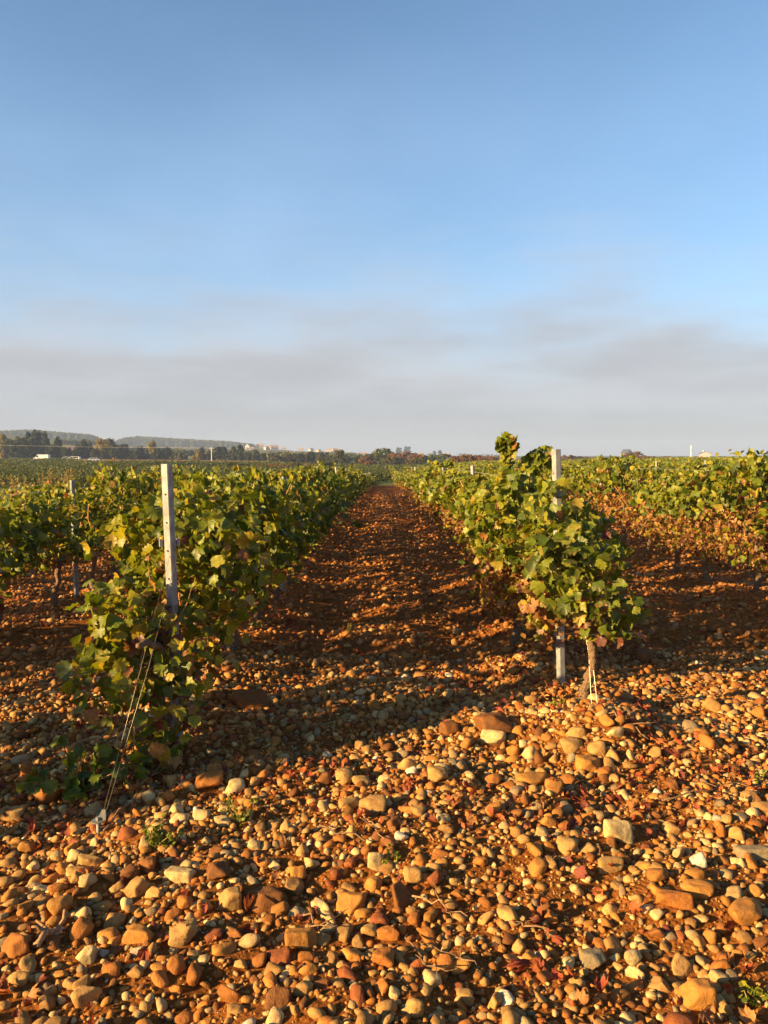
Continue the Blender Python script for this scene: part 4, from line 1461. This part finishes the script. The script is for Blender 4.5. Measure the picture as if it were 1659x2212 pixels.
def build_trees():
    G = 'trees along the valley left of the rows'
    T = [  # column, top row, depth, shape, colour, wide, label
        (8, 942, 338, 'poplar', 'yellow', 1.3, 'yellowing poplar at the left edge of the valley trees'),
        (-14, 945, 345, 'poplar', 'dark', 1.3, 'dark poplar cut by the left edge of the picture'),
        (24, 951, 332, 'round', 'dark', .9, 'dark round tree second from the left edge'),
        (40, 945, 345, 'poplar', 'olive', 1.4, 'olive poplar left of the tallest dark poplars'),
        (56, 948, 334, 'poplar', 'dark', 1.5, 'short dark poplar before the tallest ones'),
        (66, 936, 344, 'poplar', 'dark', 1.2, 'first of the tallest dark poplars above the white van'),
        (78, 935, 338, 'poplar', 'dark', 1.2, 'middle one of the tallest dark poplars above the white van'),
        (88, 937, 346, 'poplar', 'olive', 1.2, 'olive green tall poplar above the white van'),
        (100, 938, 338, 'poplar', 'dark', 1.2, 'last of the tallest dark poplars, right of the white van'),
        (110, 962, 334, 'round', 'dark', 1.1, 'low dark tree beside the last tall poplar'),
        (128, 947, 338, 'poplar', 'dark', 1.25, 'single dark poplar standing apart right of the tall clump'),
        (141, 967, 334, 'round', 'dark', 1.0, 'low dark bushy tree right of the single poplar'),
        (152, 968, 344, 'poplar', 'dark', 1.2, 'small dark poplar left of the twin poplars'),
        (172, 962, 338, 'round', 'dark', 1.0, 'dark tree left of the twin poplars'),
        (184, 953, 340, 'poplar', 'dark', 1.3, 'left one of the twin poplars'),
        (194, 954, 346, 'poplar', 'olive', 1.3, 'right one of the twin poplars'),
        (205, 970, 335, 'round', 'dark', 1.1, 'low dark tree left of the yellow tree'),
        (222, 950, 338, 'round', 'yellow', 1.0, 'big yellow green tree, brightest of the valley trees'),
        (236, 950, 346, 'round', 'olive', 1.0, 'olive tree touching the bright yellow tree'),
        (252, 962, 336, 'round', 'dark', 1.1, 'wide dark tree right of the bright yellow tree'),
        (270, 960, 342, 'round', 'dark', 1.0, 'second wide dark tree right of the bright yellow tree'),
        (296, 974, 335, 'round', 'dark', 1.0, 'small dark round tree left of the pointed yellow tree'),
        (304, 965, 342, 'round', 'dark', .9, 'dark tree close left of the pointed yellow tree'),
        (331, 954, 344, 'round', 'yellow', .8, 'pointed yellow tree above the dark clump'),
        (340, 968, 335, 'round', 'dark', 1.1, 'dark clump under the pointed yellow tree'),
        (360, 967, 337, 'round', 'dark', 1.2, 'dark wide tree above the leaning steel post'),
        (388, 980, 320, 'poplar', 'yellow', 1.5, 'small yellow tree right of the leaning steel post'),
        (430, 976, 300, 'round', 'yellow', .9, 'yellow bushy tree left of the utility pole'),
        (419, 984, 300, 'round', 'yellow', 1.0, 'low yellow bush left of the utility pole'),
        (436, 966, 345, 'poplar', 'olive', 1.4, 'olive poplar behind the yellow tree by the pole'),
        (402, 985, 330, 'round', 'dark', 1.2, 'small dark tree between the yellow trees'),
        (470, 966, 338, 'round', 'dark', 1.0, 'dark tree right of the utility pole'),
        (484, 966, 346, 'round', 'dark', 1.0, 'second dark tree right of the utility pole'),
        (506, 965, 340, 'poplar', 'olive', 1.5, 'olive green poplar left of the village houses'),
        (520, 964, 338, 'poplar', 'dark', 1.6, 'dark poplar just left of the village houses'),
        (535, 978, 332, 'round', 'dark', 1.2, 'dark tree below the grey roofed house'),
        (552, 972, 336, 'round', 'olive', 1.0, 'olive tree below the village houses'),
        (570, 980, 332, 'round', 'dark', 1.3, 'dark tree ending the clump below the village'),
        (452, 985, 322, 'round', 'dark', 1.2, 'dark low tree right at the utility pole foot'),
        (598, 982, 300, 'round', 'olive', 1.1, 'olive bush below the first orange house'),
        (625, 980, 302, 'round', 'olive', 1.2, 'olive bush on the hedge line under the village'),
        (650, 980, 300, 'round', 'dark', 1.2, 'dark bush on the hedge line under the village'),
        (672, 976, 303, 'round', 'dark', 1.1, 'dark tree on the hedge line under the village'),
        (692, 978, 300, 'round', 'olive', 1.1, 'olive tree next to the white dome roof'),
        (714, 984, 298, 'round', 'dark', 1.2, 'dark bush right of the white dome roof'),
        (733, 974, 240, 'round', 'olive', 1.2, 'nearer olive green tree at the end of the left hedge'),
        (748, 984, 300, 'round', 'dark', 1.4, 'dark bush behind the end of the left hedge'),
        (775, 984, 300, 'round', 'dark', 1.4, 'dark bush left of the brown bushes'),
    ]
    for a, b, Y, sh, cn, wd, lab in T:
        tree(a, b, Y, max(2.0, hgt_for(b, a, Y) * 1.02), sh, cn, lab, G, wd * (.85 if sh == 'poplar' else .95))
    GB = 'bushes along the field edge beyond the path'
    Bs = [
        (792, 983, 250, 'brown', 'rust brown bush left of the tall green bush'), (806, 979, 252, 'olive', 'olive bush touching the tall green bush'), (829, 967, 255, 'mid', 'tall green bush straight beyond the path'),
        (856, 977, 250, 'brown', 'rust bush right of the tall green bush'), (880, 974, 256, 'brown', 'tallest rust brown bush beyond the path'), (900, 979, 250, 'brown', 'brown bush left of the upright vine shoot'), (925, 981, 250, 'mid', 'green bush behind the upright vine shoot'),
        (955, 979, 260, 'mid', 'dark green bush below the far white roof'), (985, 984, 190, 'brown', 'long rust bush left of the tall vine shoots'), (1008, 980, 190, 'brown', 'high rust bush left of the tall vine shoots'), (1035, 983, 190, 'brown', 'rust bush next to the tall vine shoots'),
        (1060, 984, 195, 'brown', 'rust bush half hidden by the tall vine shoots'), (843, 985, 215, 'olive', 'low olive bush at the field edge'), (900, 988, 215, 'olive', 'second low olive bush at the field edge'),
        (1228, 978, 330, 'brown', 'small brown bush right of the pale end post'), (1245, 981, 330, 'olive', 'low bush on the skyline right of the end post'), (1262, 983, 330, 'brown', 'low brown bush on the skyline'),
        (1290, 984, 330, 'brown', 'flat brown bush left of the dark roofed house'), (1368, 970, 330, 'brown', 'round rust brown bush hiding the dark roofed house'), (1385, 980, 325, 'brown', 'low rust bush beside the round one'), (1405, 982, 325, 'brown', 'rust bush right of the round one on the skyline'),
        (1438, 982, 325, 'brown', 'small rust bush left of the white mast'), (1470, 984, 325, 'brown', 'low bush at the foot of the white mast'), (1560, 983, 330, 'olive', 'olive bush right of the white house'), (1585, 985, 330, 'brown', 'brown bush farther right of the white house'), (1330, 984, 335, 'olive', 'low olive bush left of the dark roofed house'),
        (290, 1002, 150, 'mid', 'dark green bush in the field left of the leaning post'), (500, 996, 150, 'mid', 'olive bush beyond the left hedge under the pole'), (525, 999, 150, 'olive', 'bush beyond the left hedge right of the pole'),
        (470, 1003, 140, 'olive', 'low bush beyond the left hedge at the pole'), (590, 1000, 150, 'brown', 'brown bush beyond the left hedge'), (640, 997, 160, 'olive', 'olive bush beyond the middle of the left hedge'), (615, 1002, 150, 'brown', 'rust bush beyond the middle of the left hedge'),
        (670, 1003, 150, 'brown', 'rust bush beyond the far part of the left hedge'), (705, 995, 165, 'olive', 'olive bush near the far end of the left hedge'), (560, 1004, 145, 'brown', 'low rust bush right of the pole beyond the hedge'),
    ]
    for a, b, Y, cn, lab in Bs:
        tree(a, b, Y, max(1.0, hgt_for(b, a, Y) * (.80 if Y >= 325 else 1.0)), 'bush', cn, lab, GB, 2.3 if Y >= 325 else 1.4)
    for (a, Y, hh) in ((862, 1300, 12), (880, 1300, 14), (950, 1150, 8), (938, 1180, 7)):
        tree(a, 0, Y, hh, 'round', 'dark', 'grey tree blurred by fog behind the rust bushes', 'fog blurred trees', 1.1)
    # tall dry weeds beyond the left rows
    r = tr
    for k, (a, b, Y) in enumerate(((60, 1020, 34), (85, 1022, 33), (105, 1006, 34), (120, 1004, 33), (135, 1012, 35), (150, 1012, 34), (165, 1024, 33), (215, 1008, 36), (226, 1014, 36), (30, 1024, 34))):
        x = (a * S - 384) / FPX * Y
        z0 = h1(x, Y); hh = max(.5, at_depth(a, b, Y).z - z0)
        o = empty('dry_weed', (x, Y, z0), 'tall dry yellowish weed beyond the left rows of vines', 'weed', 'tall dry weeds at the field edge')
        st, lf = MB(), MB()
        for q in range(7):
            e = np.array([r.normal(0, .22), r.normal(0, .22), hh * r.uniform(.6, 1)])
            p = wav(r, (0, 0, 0), e, 8, .02)
            v, t = tube(p, np.linspace(.007, .003, 8), 4); st.add(v, t, (1.3, 1.1, .7), 0, True)
            m = 34; ii = r.integers(3, 8, m)
            scatter_leaves(lf, p[ii] + r.normal(0, .07, (m, 3)), r.normal(0, 1, (m, 3)), r.normal(0, 1, (m, 3)), r.uniform(.025, .055, m), np.array([(.22, .17, .06), (.28, .19, .07), (.14, .14, .04)])[r.choice(3, m)], 'low', None, .3, 0, r)
        st.build('stem', M_TWIG, o); lf.build('foliage', M_LEAF, o)


build_trees()


def build_woods():
    r = np.random.default_rng(9)

    def wood(cols, tops, Y0, dy, n, label):
        mb = MB()
        for _ in range(n):
            a = r.uniform(cols[0], cols[-1]); Y = Y0 + r.uniform(0, dy)
            x = (a * S - 384) / FPX * Y
            z0 = h1(x, Y)
            ztop = at_depth(a, np.interp(a, cols, tops), Y).z
            hh = max(3, (ztop - z0) * r.uniform(.86, 1.04))
            m = 46
            t = r.uniform(.05, 1, m); rad = hh * .22 * np.sin(np.clip(t * .9 + .1, 0, 1) * math.pi) ** .5
            an = r.uniform(0, 6.28, m)
            p = np.stack([x + rad * np.cos(an), Y + rad * np.sin(an), z0 + hh * t], 1)
            base = np.array([(.055, .07, .022), (.075, .085, .026), (.10, .10, .032), (.045, .06, .02)])[r.integers(4)]
            nr = np.stack([np.cos(an), np.sin(an), np.full(m, .5)], 1) + r.normal(0, .4, (m, 3))
            scatter_leaves(mb, p, nr, r.normal(0, 1, (m, 3)), r.uniform(1.0, 2.0, m), base * r.uniform(.8, 1.2, (m, 1)), 'low', None, .3, 0, r)
        tag(mb.build('distant_wood', M_TREE), label, 'wood', None, 'stuff')
    wood([-40, 10, 60, 130, 195, 214], [930, 931, 929, 934, 939, 944], 1180, 130, 620, 'hazy wooded ridge above the poplars at the far left')
    wood([205, 230, 270, 300, 400, 500, 560], [962, 961, 946, 943, 949, 954, 962], 1330, 150, 900, 'misty strip of planted woods fading into the fog')
    mb = MB()
    # hedges and rows of small trees on the valley slopes
    for (a0, y0, a1, y1, n) in ((-20, 352, 120, 350, 60), (100, 350, 400, 346, 110), (430, 350, 590, 344, 70), (590, 312, 800, 308, 80), (130, 640, 215, 700, 60), (215, 560, 400, 620, 60), (380, 470, 450, 480, 40), (420, 560, 560, 600, 50), (580, 520, 780, 640, 70), (900, 560, 1080, 700, 60)):
        for k in range(n):
            f = (k + r.uniform(-.4, .4)) / n
            a = a0 + (a1 - a0) * f; Y = y0 + (y1 - y0) * f
            x = (a * S - 384) / FPX * Y; z0 = h1(x, Y); hh = r.uniform(1.5, 4.0)
            m = 22
            p = np.stack([x + r.normal(0, hh * .4, m), Y + r.normal(0, hh * .4, m), z0 + hh * r.uniform(0, 1, m)], 1)
            c = np.array([(.045, .06, .018), (.07, .08, .024), (.11, .085, .03)])[r.integers(3)] * r.uniform(.8, 1.2, (m, 1))
            scatter_leaves(mb, p, r.normal(0, 1, (m, 3)), r.normal(0, 1, (m, 3)), r.uniform(.5, 1.0, m), c, 'low', None, .3, 0, r)
    tag(mb.build('valley_undergrowth', M_TREE), 'thin dark hedge lines crossing the valley slopes', 'hedges', None, 'stuff')


build_woods()


# ------------------------------------------------------------------ houses, poles, vehicles
def house(a, Y, w, d, hw, hr, rz, wall_c, roof, label, z=None, chimney=True, group='far houses of the village', gablefront=False):
    x = (a * S - 384) / FPX * Y
    o = empty('house', (x, Y, (h1(x, Y) if z is None else z)), label, 'house', group, rz)
    # walls with gables on the two ends along x
    poly = [(-d / 2, -1.0), (d / 2, -1.0), (d / 2, hw), (0, hw + hr), (-d / 2, hw)]
    v, t = prism(poly, 0, -w / 2, w / 2)
    MB().add(v, t, wall_c).build('wall', M_WHITE, o)
    rf = MB()
    oh = .35
    sl = hr / (d / 2)
    for s in (-1, 1):
        p = [(s * .0, hw + hr + .06), (s * .0, hw + hr + .24), (s * (d / 2 + oh), hw - sl * oh + .24), (s * (d / 2 + oh), hw - sl * oh + .06)]
        v, t = prism(p if s < 0 else p[::-1], 0, -w / 2 - oh, w / 2 + oh)
        rf.add(v, t)
    ro = rf.build('roof', roof, o)
    if chimney:
        v, t = box(-.35, .35, -.35, .35, hw + hr * .5, hw + hr + .9)
        MB().add(v + np.array([w * .3, d * .15, 0]), t, (.9, .85, .8)).build('chimney', M_WHITE, ro)
    for k, xx in enumerate((-w * .28, w * .28)):
        v, t = box(xx - .5, xx + .5, -d / 2 - .03, -d / 2 + .02, hw * .35, hw * .35 + 1.2)
        MB().add(v, t).build('window', M_GLASS, o)
    v, t = box(-.5, .5, -d / 2 - .03, -d / 2 + .02, 0, 2.0)
    MB().add(v, t, (.35, .22, .15)).build('door', M_WHITE, o)


def build_far():
    W = (.5, .5, .5); OR = (.85, .60, .42); PK = (.95, .78, .64)
    house(1352, 720, 8.5, 6.0, 2.6 + 1.6, 3.4, R(115), W, M_ROOFD, 'white gabled house with dark slate roof behind the rust bush', None, False, 'houses on the right skyline')
    house(1521, 560, 9.5, 8.0, 2.9, 1.9, R(70), W, M_ROOFD, 'bright white low house at the right skyline', None, True, 'houses on the right skyline')
    house(540, 1120, 10, 8, 4.2, 3.2, R(60), W, M_ROOFD, 'white house with dark grey roof among the village trees')
    house(541, 980, 9, 5, 2.2, 1.0, R(5), W, M_ROOFT, 'low white shed below the grey roofed house')
    house(557, 1350, 7, 6, 4.5, 2.5, R(30), PK, M_ROOFT, 'faint pale house high in the fog')
    house(566, 1320, 7, 6, 4.5, 2.5, R(10), W, M_ROOFT, 'pale house high in the fog, right of the faint one')
    house(577, 1050, 6, 6, 3.4, 1.6, R(40), W, M_ROOFT, 'small bright white cottage right of the olive tree')
    house(592, 1190, 12, 8, 3.4, 3.0, R(25), OR, M_ROOFT, 'orange tiled house, widest of the village')
    house(613, 1330, 7, 6, 3, 1.6, R(0), W, M_ROOFT, 'small pale house right of the wide orange house')
    house(364, 1365, 7, 6, 2.8, 2.6, R(70), W, M_ROOFD, 'tiny white house with dark roof below the misty woods')
    house(377, 1382, 6, 5, 3.0, 1.6, R(0), OR, M_ROOFT, 'tiny orange house beside the tiny white one')
    house(386, 1400, 6, 5, 2.4, 1.2, R(0), PK, M_ROOFT, 'tiny flat orange shed right of the tiny orange house')
    house(689, 1085, 5, 5, 2.6, 1.4, R(45), OR, M_ROOFT, 'small orange cottage under the white mast poles')
    house(724, 1050, 7, 6, 4.2, 1.8, R(20), W, M_ROOFT, 'white house with bright front, nearest the middle')
    house(742, 1190, 9, 5, 1.8, .6, R(0), W, M_ROOFT, 'long low white shed right of the bright white house')
    house(786, 1120, 12, 6, 1.8, .9, R(0), W, M_ROOFT, 'long pale barn beside the tall green bush')
    house(710, 1400, 9, 6, 3.5, 1.8, R(0), PK, M_ROOFT, 'faint pinkish house behind the small orange cottage')
    house(651, 1350, 7, 6, 4, 1.8, R(0), W, M_ROOFT, 'faint white house in fog above the hedge line')
    house(672, 1320, 7, 6, 4, 2.0, R(50), W, M_ROOFT, 'faint white gable in fog left of the poles')
    house(963, 980, 9, 6, 2.6, 1.2, R(-25), W, M_ROOFT, 'white roofed shed behind the green bush right of the path')
    house(910, 1050, 6, 5, 2.8, 1.2, R(0), W, M_ROOFT, 'little pale shed near the upright vine shoot')

    def pole(a, top, Y, label, r_=.16, arm=True, mat_=M_CONC, c=(1, 1, 1), group=None):
        x = (a * S - 384) / FPX * Y
        z0 = h1(x, Y)
        hh = at_depth(a, top, Y).z - z0
        o = empty('utility_pole', (x, Y, z0), label, 'pole', group)
        v, t = tube([(0, 0, -.5), (0, 0, hh)], [r_, r_ * .6], 8)
        MB().add(v, t, c).build('pole_shaft', mat_, o)
        if arm:
            v, t = box(-1.1, 1.1, -.06, .06, hh - .45, hh - .33)
            MB().add(v, t, (.9, .9, .85)).build('crossarm', mat_, o)
            for xx in (-.95, 0, .95):
                v, t = tube([(xx, 0, hh - .33), (xx, 0, hh - .12)], .06, 6)
                MB().add(v, t, (.6, .5, .4)).build('insulator', mat_, o)
        return Vector((x, Y, z0 + hh - .15))
    p1 = pole(458, 966, 300, 'pale concrete utility pole standing left of the village', .20)
    p2 = pole(-330, 948, 300, 'concrete utility pole beyond the left edge of the picture', .20)
    for k, dx in enumerate((-.95, .95)):
        n = 24; t_ = np.linspace(0, 1, n)[:, None]
        p = np.array(p1)[None] * (1 - t_) + np.array(p2)[None] * t_
        p[:, 0] += dx; p[:, 2] -= 4 * .9 * (t_ * (1 - t_))[:, 0] - k * .02
        v, t = tube(p, .013, 4)
        tag(MB().add(v, t, (1.3, 1.3, 1.2), 0, True).build('power_line', M_WIRE), ['thin power line sagging left from the utility pole, front wire', 'thin power line sagging left from the utility pole, rear wire'][k], 'cable', 'power lines')
    gp = 'slim village poles'
    pole(637, 972, 560, 'slim pale pole above the hedge line right of the wide orange house', .16, False, M_WHITE, (1, 1, 1), gp)
    pole(678, 975, 560, 'slim pole close left of the small orange cottage', .12, False, M_CONC, (1, 1, 1), gp)
    pole(708, 976, 560, 'slim pole close right of the small orange cottage', .12, False, M_CONC, (1, 1, 1), gp)
    Y = 430
    x = (1491 * S - 384) / FPX * Y; z0 = h1(x, Y); hh = at_depth(1491, 962, Y).z - z0
    o = empty('mast', (x, Y, z0), 'slender white mast with a dark ring on the right skyline', 'mast')
    v, t = tube([(0, 0, -.4), (0, 0, hh)], [.42, .34], 10)
    MB().add(v, t).build('mast_shaft', M_WHITE, o)
    v, t = tube([(0, 0, hh * .62), (0, 0, hh * .66)], [.46, .46], 10)
    MB().add(v, t, (.3, .25, .22)).build('ring', M_WHITE, o)

    def vehicle(a, Y, prof, win, L_, wid, label, name, cat, flip=1, c=(1, 1, 1)):
        x = (a * S - 384) / FPX * Y
        o = empty(name, (x, Y, h1(x, Y)), label, cat, 'vehicles parked on the field road')
        pr = [(flip * p[0], p[1]) for p in prof]
        if flip < 0: pr = pr[::-1]
        v, t = prism(pr, 1, -wid / 2, wid / 2)
        MB().add(v, t, c).build('body', M_PAINT, o)
        for w in win:
            w2 = [(flip * p[0], p[1]) for p in w]
            if flip < 0: w2 = w2[::-1]
            v, t = prism(w2, 1, -wid / 2 - .015, wid / 2 + .015)
            MB().add(v, t).build('window', M_GLASS, o)
        for xx in (-L_ * .31, L_ * .31):
            for yy in (-wid / 2 - .02, wid / 2 - .2):
                v, t = tube([(xx, yy, .33), (xx, yy + .22, .33)], .33, 14)
                wh = MB().add(v, t).build('wheel', M_TYRE, o)
                v, t = tube([(xx, yy - .01, .33), (xx, yy + .23, .33)], .19, 10)
                MB().add(v, t, (.8, .8, .8)).build('rim', M_ZINC, wh)
    van = [(-2.5, .35), (2.5, .35), (2.5, 2.05), (2.35, 2.25), (-1.05, 2.25), (-1.75, 1.35), (-2.4, 1.1), (-2.5, .8)]
    vehicle(92, 262, van, [[(-1.65, 1.35), (-.75, 1.35), (-.75, 2.0), (-1.12, 2.0)]], 5.0, 1.9, 'white panel van parked on the road below the poplars', 'parked_van', 'van')
    car = [(-2.0, .35), (2.0, .35), (2.05, .95), (1.5, 1.05), (.9, 1.5), (-.7, 1.5), (-1.3, 1.0), (-2.0, .85)]
    cw = [[(-1.15, 1.0), (-.05, 1.0), (-.05, 1.42), (-.68, 1.42)], [(.05, 1.0), (1.3, 1.0), (.85, 1.42), (.05, 1.42)]]
    vehicle(161, 258, [(-2.0, .35), (2.0, .35), (2.05, 1.2), (1.9, 1.7), (-.7, 1.7), (-1.3, 1.05), (-2.0, .9)], [[(-1.12, 1.1), (-.1, 1.1), (-.1, 1.6), (-.68, 1.6)], [(0, 1.1), (1.7, 1.1), (1.7, 1.6), (0, 1.6)]], 4.0, 1.7, 'white estate car parked right of the small pale car', 'parked_car', 'car')
    vehicle(146, 264, car, cw, 4.0, 1.7, 'small pale car between the van and the estate car', 'parked_car', 'car', 1, (.75, .78, .78))
    vehicle(206, 266, car, cw, 4.0, 1.7, 'grey blue car on the brown strip right of the estate car', 'parked_car', 'car', -1, (.4, .45, .55))


build_far()

# ------------------------------------------------------------------ morning haze
HAZE = 0.00033


def build_haze():
    v, t = box(-3800, 3800, -3800, 3800, -12, 70)
    m = bpy.data.materials.new('morning_haze')
    m.use_nodes = True
    nt = m.node_tree
    for n in list(nt.nodes):
        nt.nodes.remove(n)
    o = nt.nodes.new('ShaderNodeOutputMaterial')
    pv = nt.nodes.new('ShaderNodeVolumePrincipled')
    pv.inputs['Color'].default_value = (.44, .58, .90, 1)
    pv.inputs['Density'].default_value = HAZE
    pv.inputs['Anisotropy'].default_value = 0.0
    nt.links.new(pv.outputs[0], o.inputs['Volume'])
    tag(MB().add(v, t).build('haze', m), kind='stuff', label='thin pale morning haze lying over the whole valley', cat='haze')


build_haze()
